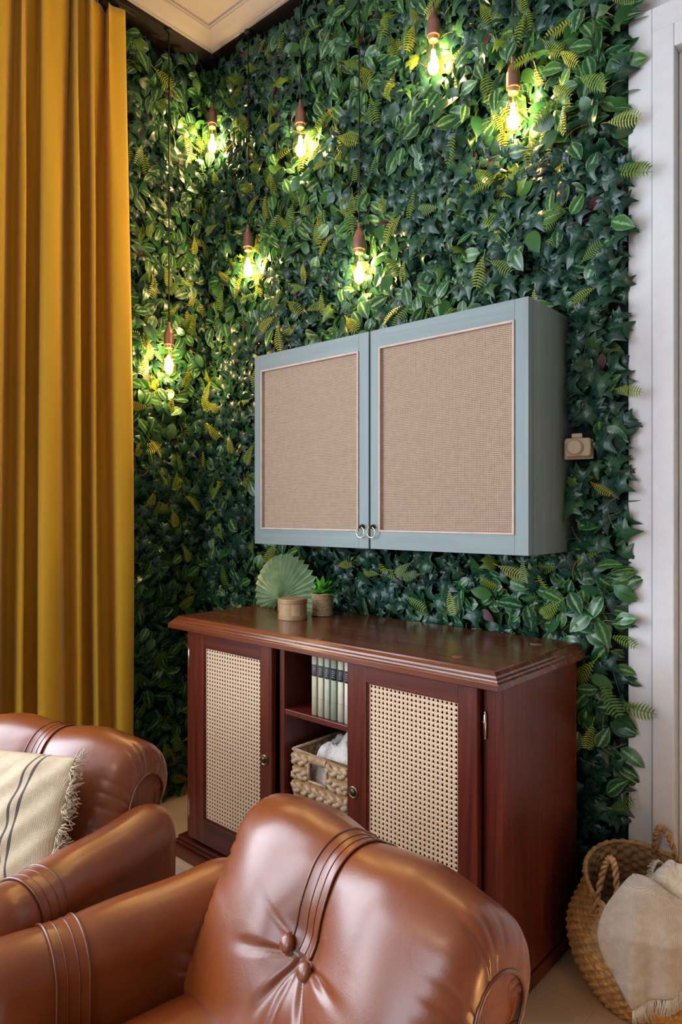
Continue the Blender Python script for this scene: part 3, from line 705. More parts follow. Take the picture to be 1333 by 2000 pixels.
    for z in (0.728, 0.19): 
        hinge(sx(-0.836), z, sy(yf) - 0.004, SB); hinge(sx(-2.030), z, sy(yd0) + 0.002, SB)
sideboard()
def SW(x, y, z=0.0):   # sideboard-local metric coords to world
    th = R(-0.912); dx, dy = x - SX1, y - SYF
    return (SX1 + math.cos(th) * dx - math.sin(th) * dy, SYF + math.sin(th) * dx + math.cos(th) * dy, z)

# books
M_page = flat('book_pages', (0.62, 0.56, 0.44), 0.8)
def book(x0, x1, h, col, bandcol, z_band, label, lines):
    w = x1 - x0; root = empty('book', SW((x0 + x1) / 2, 1.515, 0.6305), R(-0.912), label, 'book', 'row of pale books on the sideboard shelf')
    m = flat('book_cloth', col, 0.6, nscale=90, var=0.06)
    me = flat('book_hinge', tuple(c * 0.45 for c in col), 0.6)
    n = 9; P = []
    for z in (0.0, h):
        P.append([(-w / 2 + 0.0025 + (w - 0.005) * i / (n - 1), -0.0035 * math.sin(PI * i / (n - 1)) + 0.0, z) for i in range(n)])
    cv = MB(); sp = MB(); sp.grid(np.array(P))
    o = sp.build('spine', m, root, smooth=True, solid=0.0016)
    cv.box(-w / 2, -w / 2 + 0.0024, 0.001, 0.150, 0, h); cv.box(w / 2 - 0.0024, w / 2, 0.001, 0.150, 0, h); cv.build('cover_boards', me, root, bevel=0.0006)
    MB().box(-w / 2 + 0.0024, w / 2 - 0.0024, 0.002, 0.146, 0.003, h - 0.003).build('page_block', M_page, root)
    def strip(z0, z1, off, name, mat, a=0.0, b=1.0):
        P = [[(-w / 2 + 0.0025 + (w - 0.005) * (a + (b - a) * i / 8), -0.0035 * math.sin(PI * (a + (b - a) * i / 8)) - off, z) for i in range(9)] for z in (z0, z1)]
        return MB().grid(np.array(P)).build(name, mat, root, smooth=True, solid=0.0003)
    mbn = flat('title_band', bandcol, 0.6)
    strip(z_band, z_band + 0.036, 0.0011, 'title_band', mbn)
    mt = flat('title_print', (0.42, 0.42, 0.38), 0.6)
    for k, dz in enumerate(lines): strip(z_band + dz, z_band + dz + 0.0012, 0.0015, 'title_print', mt, 0.2 + 0.06 * (k % 2), 0.8 - 0.08 * (k % 3))
    strip(0.052, 0.0528, 0.0011, 'spine_line', flat('spine_line', (0.22, 0.20, 0.12), 0.6))
bx = [-1.453, -1.426, -1.399, -1.373, -1.345, -1.318, -1.292]
cols = [(0.54, 0.50, 0.34), (0.62, 0.55, 0.38), (0.50, 0.55, 0.40), (0.36, 0.37, 0.25), (0.68, 0.62, 0.44), (0.74, 0.69, 0.55)]
bands = [(0.10, 0.10, 0.11), (0.07, 0.075, 0.08), (0.075, 0.08, 0.09), (0.02, 0.025, 0.05), (0.045, 0.04, 0.06), (0.03, 0.03, 0.035)]
labs = ['leftmost pale book on the shelf, with a plain faded grey title band', 'second pale book from the left, with a printed charcoal title band', 'sage green-tinted book in the middle of the row, charcoal title band',
        'darkest olive-grey book in the row with a navy title band', 'cream book with a dark lined band, second from the right', 'whitish book at the right end, half hidden behind the cane door']
for k in range(6): book(bx[k] + 0.0006, bx[k + 1] - 0.0006, 0.186, cols[k], bands[k], 0.118, labs[k], [] if k == 0 else [0.008, 0.014, 0.020, 0.027])

# braided storage basket on the lower shelf
def hyacinth():
    x0, x1, y0, y1, z0, z1 = -1.536, -1.293, 1.505, 1.83, 0.1012, 0.512
    root = empty('storage_basket', SW((x0 + x1) / 2, (y0 + y1) / 2, z0), R(-0.912), 'rectangular braided water hyacinth basket on the lower shelf of the sideboard', 'basket')
    hw, hd, H = (x1 - x0) / 2, (y1 - y0) / 2, z1 - z0
    rows = 9; rh = (H - 0.012) / rows; r = random.Random(5)
    body = MB()
    hx0, hx1, hz0, hz1 = -0.045, 0.030, H - 0.088, H - 0.030    # hand hole in the front
    rows = 9; rh = (H - 0.010) / rows
    for j in range(rows):
        zc = rh * (j + 0.5) - 0.001
        runs = [('x', -hw + 0.006, hw - 0.006, -hd + 0.007), ('y', -hd + 0.006, hd - 0.006, -hw + 0.007), ('y', -hd + 0.006, hd - 0.006, hw - 0.007), ('x', -hw + 0.006, hw - 0.006, hd - 0.007)]
        if hz0 - 0.006 < zc < hz1 + 0.012: runs = [('x', -hw + 0.006, hx0 - 0.004, -hd + 0.007), ('x', hx1 + 0.004, hw - 0.006, -hd + 0.007)] + runs[1:]
        off = r.uniform(0, 6)
        for ax, c0, c1, fix in runs:
            m_ = max(12, int((c1 - c0) / 0.003)); c = np.linspace(c0, c1, m_); sg = 1 if j % 2 else -1
            for k in range(3):
                ph = 2 * PI * (sg * c / 0.100 + k / 3) + off
                zz = zc + rh * 0.24 * np.sin(ph); dd = 0.0045 * np.sin(2 * ph) * (1 if fix > 0 else -1)
                pts = np.stack([c, fix + dd, zz], 1) if ax == 'x' else np.stack([fix + dd, c, zz], 1)
                body.tube(pts, 0.0080 + 0.0010 * np.sin(c * 300 + k), 7)
    body.build('braided_sides', M_hyac, root, smooth=True)
    inn = MB(); t = 0.004
    inn.box(-hw + 0.009, hw - 0.009, -hd + 0.009, hd - 0.009, 0.0, 0.006)
    for b_ in ((-hw + 0.007, -hw + 0.011, -hd + 0.011, hd - 0.011), (hw - 0.011, hw - 0.007, -hd + 0.011, hd - 0.011), (-hw + 0.007, hw - 0.007, hd - 0.011, hd - 0.007)): inn.box(*b_, 0.006, H - 0.01)
    for b_ in ((-hw + 0.007, hx0, 0.006, H - 0.01), (hx1, hw - 0.007, 0.006, H - 0.01), (hx0, hx1, 0.006, hz0), (hx0, hx1, hz1, H - 0.01)): inn.box(b_[0], b_[1], -hd + 0.007, -hd + 0.011, b_[2], b_[3])
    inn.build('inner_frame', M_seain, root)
    rim = MB(); rim.tube([(-hw + 0.007, -hd + 0.007, H - 0.006), (hw - 0.007, -hd + 0.007, H - 0.006), (hw - 0.007, hd - 0.007, H - 0.006), (-hw + 0.007, hd - 0.007, H - 0.006)], 0.006, 8, closed=True)
    rim.build('rim', M_hyac, root, smooth=True)
    hf = MB(); w = 0.007
    for k in range(12): hf.ell((hx0 + 0.005 + k * (hx1 - hx0 - 0.01) / 11, -hd + 0.006, hz1 + 0.010), (0.0042, 0.008, 0.014), 8, 5)
    for z_ in (hz0, ): hf.tube([(hx0, -hd + 0.004, hz0), (hx1, -hd + 0.004, hz0)], 0.004, 8)
    hf.tube([(hx0, -hd + 0.004, hz0), (hx0, -hd + 0.004, hz1)], 0.004, 8); hf.tube([(hx1, -hd + 0.004, hz0), (hx1, -hd + 0.004, hz1)], 0.004, 8)
    hf.build('handle', M_hyac, root, smooth=True)
    # fleece
    fl = empty('fleece_blanket', SW((x0 + x1) / 2, (y0 + y1) / 2, z0 + 0.0075), R(-0.912), 'fluffy off-white blanket stuffed in the braided basket', 'blanket')
    n = 46; P = np.zeros((n, n, 3)); U, W_ = np.meshgrid(np.linspace(-1, 1, n), np.linspace(-1, 1, n), indexing='ij')
    e = np.clip(1 - np.maximum(np.abs(U), np.abs(W_)) ** 8, 0, 1)
    h = H - 0.002 + 0.034 * np.sin(2.4 * U + 1.1 + 0.8 * np.sin(2 * W_)) * np.cos(1.3 * W_ + 0.4) + 0.016 * np.sin(7 * U + 3 * W_) + 0.010 * np.sin(11 * W_ - 4 * U) + 0.004 * np.sin(23 * U + 9 * np.sin(7 * W_)) + 0.003 * np.sin(31 * W_ + 8 * U)
    P[..., 0] = U * (hw - 0.0145); P[..., 1] = W_ * (hd - 0.0145); P[..., 2] = h * (0.10 + 0.90 * e) 
    # drop the border down so that the fleece reads as a full bundle
    edge = np.maximum(np.abs(U), np.abs(W_)) > 0.97; P[edge, 2] = 0.02
    MB().grid(P).build('fleece', M_fluff, fl, smooth=True)
hyacinth()

# ------------------------------------------------------------------ things on the sideboard
ZT = SZ1 + 0.0003
def palm_fan():
    root = empty('dried_palm_fan', (-1.915, 1.835, ZT), R(6), 'pale green pleated dried palm leaf fan standing on the sideboard behind the round box', 'palm leaf fan')
    n = 29; a0, a1 = R(-52), R(232); P = []; rows = 10
    hc = 0.045
    for k in range(2 * n + 1):
        a = a0 + (a1 - a0) * k / (2 * n); z = (0.0085 if k % 2 else -0.0085)
        col = []
        rr = 0.160 + 0.012 * math.sin(a) - (0.0 if k % 2 else 0.007)
        lim = rr
        if math.sin(a) < 0: lim = min(rr, (hc - 0.0005) / max(1e-3, -math.sin(a)))
        for j in range(rows):
            t = j / (rows - 1); r = 0.004 + (lim - 0.004) * t
            col.append((r * math.cos(a), 0.04 * (r / 0.17) + z * (0.15 + 0.85 * t) * 1.0 + 0.0, hc + r * math.sin(a)))
        P.append(col)
    m, nt, b = newmat('dried_palm')
    c = ramp(nt, noise(nt, coords(nt, (8, 8, 8)), 3, 3), [(0.3, (0.17, 0.28, 0.13)), (0.7, (0.33, 0.44, 0.25))]); lk(nt, c, b.inputs['Base Color']); b.inputs['Roughness'].default_value = 0.32
    MB().grid(np.array(P)).build('pleated_leaf', m, root, smooth=False, solid=0.0008)
    MB().tube([(0, -0.006, 0.0), (0, -0.003, hc)], 0.004, 8).build('stalk', M_jute, root, smooth=True)
palm_fan()
def round_box():
    root = empty('trinket_box', (-1.722, 1.715, ZT), R(20), 'small round lidded box of pale and tan horn panels in front of the palm fan', 'box')
    m, nt, b = newmat('horn_panels')
    tc = nd(nt, 'ShaderNodeTexCoord'); sp = nd(nt, 'ShaderNodeSeparateXYZ'); lk(nt, tc.outputs['Object'], sp.inputs[0])
    an = math_(nt, 'ARCTAN2', sp.outputs[1], sp.outputs[0]); st = math_(nt, 'SNAP', an, 0.62)
    wn = nd(nt, 'ShaderNodeTexWhiteNoise', noise_dimensions='1D'); lk(nt, st, wn.inputs['W'])
    n = noise(nt, coords(nt), 30, 3)
    f = math_(nt, 'ADD', math_(nt, 'MULTIPLY', wn.outputs[0], 0.8), math_(nt, 'MULTIPLY', n, 0.3))
    lk(nt, ramp(nt, f, [(0.15, (0.20, 0.13, 0.08)), (0.5, (0.50, 0.30, 0.13)), (0.8, (0.74, 0.64, 0.50))]), b.inputs['Base Color']); b.inputs['Roughness'].default_value = 0.35
    MB().lathe([(0, 0), (0.049, 0), (0.050, 0.002), (0.050, 0.056), (0, 0.056)], seg=40).build('box_body', m, root, bevel=0.001)
    ml = flat('tan_wood_rim', (0.40, 0.25, 0.13), 0.4)
    MB().lathe([(0.0, 0.0566), (0.051, 0.0566), (0.0515, 0.070), (0.050, 0.073), (0.0, 0.074)], seg=40).build('lid', ml, root, bevel=0.001)
    MB().lathe([(0.0503, 0.0), (0.0515, 0.001), (0.0515, 0.016), (0.0503, 0.0165)], seg=40).build('base_band', ml, root)
round_box()
def pot_plant():
    root = empty('potted_plant', (-1.70, 1.845, ZT), 0, 'small green rosette plant in a jute-wrapped pot beside the palm fan', 'potted plant')
    MB().lathe([(0, 0), (0.033, 0), (0.034, 0.078), (0.030, 0.078), (0.030, 0.070), (0, 0.070)], seg=28).build('pot', M_jute, root)
    w = MB(); k = 13
    for j in range(k):
        z = 0.004 + j * 0.074 / (k - 1); r = 0.0355 + (0.0022 if j in (0, k - 1) else 0) + 0.0006 * math.sin(j * 2.1)
        w.tube([(r * math.cos(a), r * math.sin(a), z + 0.0008 * math.sin(7 * a + j)) for a in np.linspace(0, 2 * PI, 33)[:-1]], 0.0036, 6, closed=True)
    w.build('jute_wrap', M_jute, root, smooth=True)
    m, nt, b = newmat('rosette_leaf'); at = noise(nt, coords(nt), 40, 2)
    lk(nt, ramp(nt, at, [(0.3, (0.03, 0.20, 0.02)), (0.7, (0.12, 0.40, 0.03))]), b.inputs['Base Color']); b.inputs['Roughness'].default_value = 0.4
    lv = MB(); r = random.Random(3)
    for k in range(17):
        a = k * 2.4 + r.uniform(-.2, .2); el = R(20 + 55 * (k / 17)) ; L = 0.070 + 0.020 * r.random(); P = []
        for j in range(8):
            t = j / 7; rr = L * t; w_ = 0.0125 * math.sin(PI * (0.12 + 0.88 * t) ** 0.8) * (1 if t < 1 else 0) + 0.0004
            d = rr * math.cos(el); z = 0.070 + rr * math.sin(el) - 0.25 * rr * rr / L * (1.2 - k / 17)
            P.append([(d * math.cos(a) - s * w_ * math.sin(a), d * math.sin(a) + s * w_ * math.cos(a), z + abs(s) * w_ * 0.45) for s in (-1, -0.5, 0, 0.5, 1)])
        lv.grid(np.array(P))
    lv.build('leaves', m, root, smooth=True, solid=0.0006)
pot_plant()
def sensor():
    root = empty('motion_sensor', (-0.808, 2.012, 1.438), R(18), 'beige plastic motion detector with round front disc among the leaves beside the cabinet', 'motion sensor')
    m = flat('beige_plastic', (0.50, 0.38, 0.26), 0.5, var=0.03, bmp=0)
    b1 = MB(); b1.box(-0.036, 0.036, -0.080, -0.052, -0.028, 0.026); b1.build('housing', m, root, bevel=0.007, seg=3)
    MB().box(-0.018, 0.012, -0.070, -0.050, 0.0262, 0.040).build('top_tab', m, root, bevel=0.003)
    MB().box(-0.040, 0.042, -0.0515, -0.042, -0.034, 0.024).build('back_plate', m, root, bevel=0.003)
    MB().lathe([(0.0245, -0.0803), (0.024, -0.084), (0.0215, -0.085), (0.0205, -0.087), (0.020, -0.094), (0.018, -0.0955), (0.0, -0.096)], c=(-0.008, 0, -0.002), axis='y', seg=36).build('front_disc', m, root, smooth=False, bevel=0.0008)
    MB().box(-0.012, 0.012, -0.0418, 0.036, -0.012, 0.012).build('mounting_arm', m, root, bevel=0.002)
sensor()

# ------------------------------------------------------------------ leather armchairs
def capsule(A, B, ra, rb, n=260):
    A, B = np.array(A), np.array(B); d = (B - A) / np.linalg.norm(B - A); nf = np.array([-d[1], d[0]])   # front normal (towards -y)
    if nf[0] > 0: nf = -nf
    pts = []
    th = np.linspace(-PI / 2, 0, 40)
    for t in th: pts.append(A + ra * (math.sin(t) * -nf * -1 * 0 + 0) if False else A + ra * (np.cos(t) * nf + np.sin(t) * d))
    for t in np.linspace(0, 1, 60)[1:]: pts.append(A + (B - A) * t + nf * (ra + (rb - ra) * t))
    for t in np.linspace(0, PI, 90)[1:]: pts.append(B + rb * (np.cos(t) * nf + np.sin(t) * d))
    for t in np.linspace(0, 1, 60)[1:]: pts.append(B + (A - B) * t - nf * (rb + (ra - rb) * t))
    for t in np.linspace(0, PI / 2, 40)[1:]: pts.append(A + ra * (-np.cos(t) * nf - np.sin(t) * d))
    P = np.array(pts); s = np.concatenate([[0], np.cumsum(np.linalg.norm(np.diff(P, axis=0), axis=1))]); S = s[-1]
    q = np.linspace(0, S, n + 1)[:-1]; P = np.stack([np.interp(q, s, P[:, i]) for i in (0, 1)], 1)
    Tn = np.roll(P, -1, 0) - np.roll(P, 1, 0); Tn /= np.linalg.norm(Tn, axis=1)[:, None]; N = np.stack([-Tn[:, 1], Tn[:, 0]], 1)
    c = (A + B) / 2
    if np.sum((P - c) * N) < 0: N = -N
    return P, N, q, S
def armchair(loc, rz, label, seed, slen=0.58, AX=0.362, ztop=0.556):
    root = empty('armchair', (loc[0], loc[1], 0), rz, label, 'armchair', 'matching cognac leather club armchairs')
    rs = np.random.default_rng(seed)
    # ---- back cushion
    HW = 0.309
    P, N, q, S = capsule((-0.125, 0.335), (0.0, 0.588), 0.080, 0.085)
    ctr = np.array([-0.05, 0.50]); npf = len(P)
    zt = 0.516; fi = int(np.argmin(np.abs(P[:80, 1] - zt) + 10 * (P[:80, 0] > -0.06))); st = q[fi]
    itop = int(np.argmax(P[:, 1])); stop_ = q[itop]
    def surf(x, qi, off=0.0, raw=False):
        """x array (m,), qi float array of arc length (k,) -> (m,k,3)"""
        py = np.interp(qi, np.append(q, S), np.append(P[:, 0], P[0, 0])); pz = np.interp(qi, np.append(q, S), np.append(P[:, 1], P[0, 1]))
        ny = np.interp(qi, np.append(q, S), np.append(N[:, 0], N[0, 0])); nz = np.interp(qi, np.append(q, S), np.append(N[:, 1], N[0, 1]))
        X = x[:, None]; Q = qi[None, :]
        ax = np.abs(X)
        e = np.clip((ax - (HW - 0.058)) / 0.058, 0, 1); k = 0.66 + 0.34 * np.sqrt(np.clip(1 - e ** 2.6, 0, 1))
        xs = X
        fz = sstep(0.05, st, Q) * (1 - sstep(st, stop_ + 0.03, Q)); d = 0.008 * np.exp(-((ax - 0.145) / 0.09) ** 2) + 0.045 * np.sqrt(fz) * np.clip(1 - (ax / HW) ** 4, 0, 1)
        upm = sstep(st - 0.01, st + 0.04, Q) * (1 - sstep(S * 0.72, S * 0.85, Q))
        d = d - 0.008 * np.exp(-(X / 0.040) ** 2) * upm - 0.004 * np.exp(-(X / 0.10) ** 2) * upm
        rr = np.sqrt(X ** 2 + (Q - st) ** 2) ; fr_ = (Q < stop_) * 1.0
        ph = np.arctan2(Q - st, X)
        d = d - fr_ * 0.022 * np.exp(-(rr / 0.055) ** 2) - fr_ * 0.014 * np.exp(-(rr / 0.13) ** 2)
        low = 1 - sstep(0.0, 0.6, np.sin(ph))
        cre = np.clip(np.cos(ph * 7 + 0.6 + 0.8 * np.sin(2.0 * ph)), 0, 1) ** 3
        d = d - fr_ * low * 0.0085 * cre * np.exp(-((rr - 0.06) / 0.055) ** 2)
        d = d - fr_ * 0.006 * np.exp(-((X + 0.004) / 0.007) ** 2) * (Q < st) * np.exp(-((st - Q) / 0.10) ** 2)
        # gathers towards the end panels
        th = Q / S * 2 * PI
        pl = np.clip(np.cos(th * 27 + 1.3 * np.sin(th * 4) + 2 * np.sin(th * 9)), 0, 1) ** 2
        g = sstep(HW - 0.070, HW - 0.006, ax)
        d = d - 0.0060 * pl * g * (0.45 + 0.55 * np.sin(th * 5 + 1) ** 2)
        d = d + 0.0012 * np.sin(X * 31 + Q * 11) * np.sin(Q * 23 - X * 9)
        taper = 1.0
        Y = ctr[0] + (py - ctr[0]) * k + ny * (d + off); Z = ctr[1] + (pz - ctr[1]) * k + nz * (d + off)
        XX = np.sign(X) * np.minimum(ax, HW - 0.058) + np.sign(X) * 0.058 * np.clip((ax - (HW - 0.058)) / 0.058, 0, 1)
        arch = -0.014 * np.abs(X / HW) ** 2.5 * sstep(0.35, 0.62, pz)
        return np.stack([XX + 0 * Q, Y, Z + arch], 2)
    xs = np.concatenate([np.linspace(-HW, -HW + 0.08, 26)[:-1], np.linspace(-HW + 0.08, HW - 0.08, 150), np.linspace(HW - 0.08, HW, 26)[1:]])
    G = surf(xs, q); b_ = MB(); b_.grid(G, closev=True); bk = b_.build('backrest', M_leather, root, smooth=True)
    for s in (-1, 1):
        ring = surf(np.array([s * HW]), q)[0]; cen = ring.mean(0)
        n2 = 14; rows = [ring]
        for j in range(1, n2 + 1):
            t = j / n2; r2 = cen + (ring - cen) * (1 - t * 0.999); r2[:, 0] = s * (HW - 0.012 * (1 - (1 - min(1, t * 5)) ** 2) + 0.006 * math.sin(PI * t)); rows.append(r2)
        MB().grid(np.array(rows), closev=True).build('end_panel', M_leather, bk, smooth=True)
        kk = 9; rsm = np.mean([np.roll(ring, q_, 0) for q_ in range(-kk, kk + 1)], 0); pr = cen + (rsm - cen) * 1.0; pr[:, 0] = s * (HW + 0.001)
        MB().tube(pr[::2], 0.0036, 8, closed=True).build('piping', M_leather_p, bk, smooth=True)
    # strap over the top, held by two buttons
    w = 0.027; qs = np.linspace(st + 0.004, S * 0.80, 90); xw = np.linspace(-w, w, 13)
    G = surf(xw, qs, 0.0035); G2 = surf(xw, qs, -0.004); sm = MB()
    sm.grid(G); 
    for c in (0, -1): sm.grid(np.array([G[c], G2[c]]))
    sm.grid(np.array([G[:, 0], G2[:, 0]])); strap = sm.build('strap', M_leather, bk, smooth=True)
    for c in (0, -1): MB().tube(G[c], 0.0024, 6).build('strap_piping', M_leather_p, strap, smooth=True)
    for xo in (-0.008, 0.008):
        gl = surf(np.array([xo]), qs, 0.0040)[0]; MB().tube(gl, 0.0009, 5).build('stitched_seam', M_leather_p, strap, smooth=True)
    for xo, dq in ((-0.030, 0.004), (0.028, -0.012)):
        p = surf(np.array([xo]), np.array([st + dq]), 0.006)[0, 0]; nn = np.array([0, N[fi][0], N[fi][1]])
        up = np.array([1.0, 0, 0]); bb = np.cross(nn, up); M = np.stack([up, bb, nn], 1)
        MB().ell(p, (0.0155, 0.0155, 0.0095), 20, 10, M).build('button', M_leather, bk, smooth=True)
    # ---- arms
    for s in (-1, 1):
        rA = 0.072; y0, y1 = -0.015, -slen
        ny = 90; yy = np.concatenate([np.linspace(y0, y0 - 0.09, 22)[:-1], np.linspace(y0 - 0.09, y1 + 0.08, 50), np.linspace(y1 + 0.08, y1, 22)[1:]])
        Pc, Nc, qc, Sc = capsule((0.0, 0.19), (0.0, ztop - rA), 0.066, rA, 160)
        def asurf(yv, qi, off=0.0):
            a = np.interp(qi, np.append(qc, Sc), np.append(Pc[:, 0], Pc[0, 0])); z = np.interp(qi, np.append(qc, Sc), np.append(Pc[:, 1], Pc[0, 1]))
            na = np.interp(qi, np.append(qc, Sc), np.append(Nc[:, 0], Nc[0, 0])); nz = np.interp(qi, np.append(qc, Sc), np.append(Nc[:, 1], Nc[0, 1]))
            Yv = yv[:, None]; e = np.clip(np.maximum((Yv - (y0 - 0.085)) / 0.085, ((y1 + 0.075) - Yv) / 0.075), 0, 1)
            k = np.sqrt(np.clip(1 - e ** 2.2, 0.0, 1)); kz = 0.80 + 0.20 * k
            sag = -0.006 * np.sin(np.clip((y0 - Yv) / (y0 - y1), 0, 1) * PI)
            pin = -0.004 * np.exp(-((Yv + 0.41) / 0.035) ** 2)
            zc = 0.30
            A = a * (0.02 + 0.98 * k) + na * (pin + off); Z = zc + (z - zc) * kz + sag + nz * (pin + off) + 0.0015 * np.sin(Yv * 30 + qi * 9)
            return np.stack([s * AX + A, Yv + 0 * A, Z], 2)
        G = asurf(yy, qc); a_ = MB(); a_.grid(G, closev=True)
        nq = len(qc); last = (len(yy) - 1) * nq
        arm = a_.build('armrest', M_leather, root, smooth=True)
        y2 = np.linspace(-0.438, -0.382, 9); bm_ = MB(); G = asurf(y2, qc, 0.0035); bm_.grid(G, closev=True); st2 = bm_.build('arm_strap', M_leather, arm, smooth=True)
        for k_, off in ((-0.438, 0.0030), (-0.382, 0.0030)): MB().tube(asurf(np.array([k_]), qc, off)[0], 0.0027, 6, closed=True).build('strap_piping', M_leather_p, st2, smooth=True)
        for k_ in (-0.420, -0.400): MB().tube(asurf(np.array([k_]), qc, 0.0036)[0], 0.0013, 5, closed=True).build('stitched_seam', M_leather_p, st2, smooth=True)
    # ---- seat
    nx, nyy = 40, 40; U, W_ = np.meshgrid(np.linspace(-1, 1, nx), np.linspace(-1, 1, nyy), indexing='ij')
    def sup(u, p=7): return np.sign(u) * (1 - (1 - np.abs(u)) ** 1.0)
    cx_, cy_ = 0.0, -(slen - 0.03 + 0.135) / 2; hx, hy = 0.289, (slen - 0.03 - 0.135) / 2
    e = np.clip(1 - np.maximum(np.abs(U), np.abs(W_)) ** 10, 0, 1) ** 0.5
    puff = 0.030 * (1 - U ** 4) * (1 - W_ ** 4)
    topS = np.stack([cx_ + hx * U, cy_ + hy * W_, 0.300 + 0.055 * e + puff], 2); botS = np.stack([cx_ + hx * U, cy_ + hy * W_, 0.300 - 0.055 * e + 0 * U], 2)
    sm = MB(); sm.grid(topS); sm.grid(botS); seat = sm.build('seat_cushion', M_leather, root, smooth=True, weld=True)
    per = [topS[i, 0] for i in range(nx)] + [topS[-1, j] for j in range(nyy)] + [topS[i, -1] for i in range(nx)][::-1] + [topS[0, j] for j in range(nyy)][::-1]
    MB().tube(np.array(per)[::3], 0.0035, 6, closed=True).build('piping', M_leather_p, seat, smooth=True)
    fb = MB(); fb.box(-0.30, 0.30, -slen + 0.03, -0.06, 0.12, 0.25); fb.build('seat_base', M_leather, root, bevel=0.015, seg=3)
    for lx in (-0.35, 0.35):
        for ly in (-slen + 0.09, -0.09):
            MB().lathe([(0.016, 0.0056), (0.022, 0.06), (0.026, 0.135)], c=(lx, ly, 0), seg=14).build('leg', M_wz, root, smooth=True)
    return root
armchair((-0.768, 0.942), R(-9), 'brown leather armchair in the foreground, its buttoned back towards the sideboard', 1, 0.58, 0.356, 0.520)
armchair((-1.785, 0.902), R(15.5), 'brown leather armchair by the mustard curtain with a striped cushion on it', 2, 0.54)

# ------------------------------------------------------------------ striped lumbar cushion
def cushion():
    c = Vector((-1.705, 0.700, 0.516)); root = empty('lumbar_cushion', c, 0, 'beige linen cushion with two dark stripes and fringed end on the left armchair', 'cushion')
    rz = R(13); tilt = R(-24)
    root.rotation_euler = (tilt, -0.10, rz)
    m, nt, b = newmat('striped_linen')
    tc = nd(nt, 'ShaderNodeTexCoord'); sep = nd(nt, 'ShaderNodeSeparateXYZ'); lk(nt, tc.outputs['Object'], sep.inputs[0])
    n = noise(nt, coords(nt), 8, 3)
    U = math_(nt, 'SINE', math_(nt, 'MULTIPLY', sep.outputs[0], 1500)); W_ = math_(nt, 'SINE', math_(nt, 'MULTIPLY', sep.outputs[2], 1500))
    h = math_(nt, 'MAXIMUM', U, W_); h2 = math_(nt, 'ADD', math_(nt, 'MULTIPLY', h, 0.3), math_(nt, 'MULTIPLY', noise(nt, coords(nt), 90, 2), 0.7))
    base = ramp(nt, h2, [(0.2, (0.46, 0.35, 0.22)), (0.7, (0.60, 0.49, 0.34))])
    xa = math_(nt, 'ABSOLUTE', math_(nt, 'ADD', sep.outputs[0], math_(nt, 'MULTIPLY', n, 0.004)))
    def band(x, w): return math_(nt, 'LESS_THAN', math_(nt, 'ABSOLUTE', math_(nt, 'SUBTRACT', xa, x)), w)
    s = math_(nt, 'MAXIMUM', band(0.128, 0.0036), band(0.107, 0.0036))
    c_ = mixc(nt, math_(nt, 'MULTIPLY', s, 0.95), base, (0.06, 0.05, 0.045))
    lk(nt, c_, b.inputs['Base Color']); b.inputs['Roughness'].default_value = 0.9; bump(nt, b, h2, 0.35, 0.002)
    hx, hz, th = 0.225, 0.150, 0.062; n1, n2 = 80, 60
    U, V = np.meshgrid(np.linspace(-1, 1, n1), np.linspace(-1, 1, n2), indexing='ij')
    f = np.clip((1 - np.abs(U) ** 2.6), 0, 1) ** 0.55 * np.clip((1 - np.abs(V) ** 2.6), 0, 1) ** 0.55
    X = hx * U * (1 - 0.06 * V ** 2 * np.abs(U)); Z = hz * V * (1 - 0.10 * (1 - V ** 2) * 0 - 0.07 * U ** 2 * np.abs(V) * 0)
    wr = 0.004 * np.sin(9 * U + 5 * V) * np.sin(6 * V) + 0.003 * np.sin(16 * U - 12 * V)
    fr_ = np.stack([X, -th * f + wr * f ** 0.5, Z], 2); bk = np.stack([X, th * 0.8 * f, Z], 2)
    mb = MB(); mb.grid(fr_); mb.grid(bk); cv = mb.build('cushion_cover', m, root, smooth=True, weld=True)
    r = random.Random(9)
    for s in (-1, 1):
        fg = MB()
        for k in range(330):
            v = r.uniform(-1, 1); z = hz * v; x = s * (hx * (1 - 0.06 * v * v) - 0.004)
            L = r.uniform(0.020, 0.032); ang = r.gauss(0, 0.35) + 0.35 * math.sin(v * 14); y = r.uniform(-0.010, 0.010) + 0.006 * math.sin(v * 21)
            p = [(x, y * 0.3, z), (x + s * L * 0.4 * math.cos(ang), y - 0.004, z + L * 0.4 * math.sin(ang)), (x + s * L * math.cos(ang * 1.6), y * 1.3 + r.gauss(0, 0.003), z + L * math.sin(ang * 1.6))]
            fg.tube(p, 0.0013, 4)
        o = fg.build('fringe', M_fringe, root, smooth=True); o['kind'] = 'stuff'
cushion()

# ------------------------------------------------------------------ rug
def rug():
    m, nt, b = newmat('faded_rug')
    v = coords(nt); n1 = noise(nt, v, 26, 5, 0.7, 2.0); n2 = noise(nt, v, 9, 4, 0.6, 1.0)
    c = ramp(nt, n1, [(0.36, (0.16, 0.17, 0.24)), (0.44, (0.42, 0.38, 0.38)), (0.55, (0.52, 0.49, 0.46)), (0.64, (0.42, 0.27, 0.25)), (0.72, (0.55, 0.52, 0.48))])
    lk(nt, mixc(nt, math_(nt, 'MULTIPLY', n2, 0.6), c, (0.55, 0.52, 0.48)), b.inputs['Base Color']); b.inputs['Roughness'].default_value = 0.95; bump(nt, b, noise(nt, v, 400, 2), 0.5, 0.002)
    o = box('rug', m, -2.25, 0.9, -1.6, 1.440, 0.0005, 0.0045, bevel=0.002)
    tag(o, 'faded grey and pink patterned flat rug under the armchairs', 'rug')
    e = MB()
    for q0, q1 in ((1.425, 1.4375), (1.395, 1.399)): e.box(-2.24, 0.89, q0, q1, 0.0046, 0.0054)
    e.build('border_stripe', flat('rug_border', (0.50, 0.40, 0.28), 0.9), o)
rug()

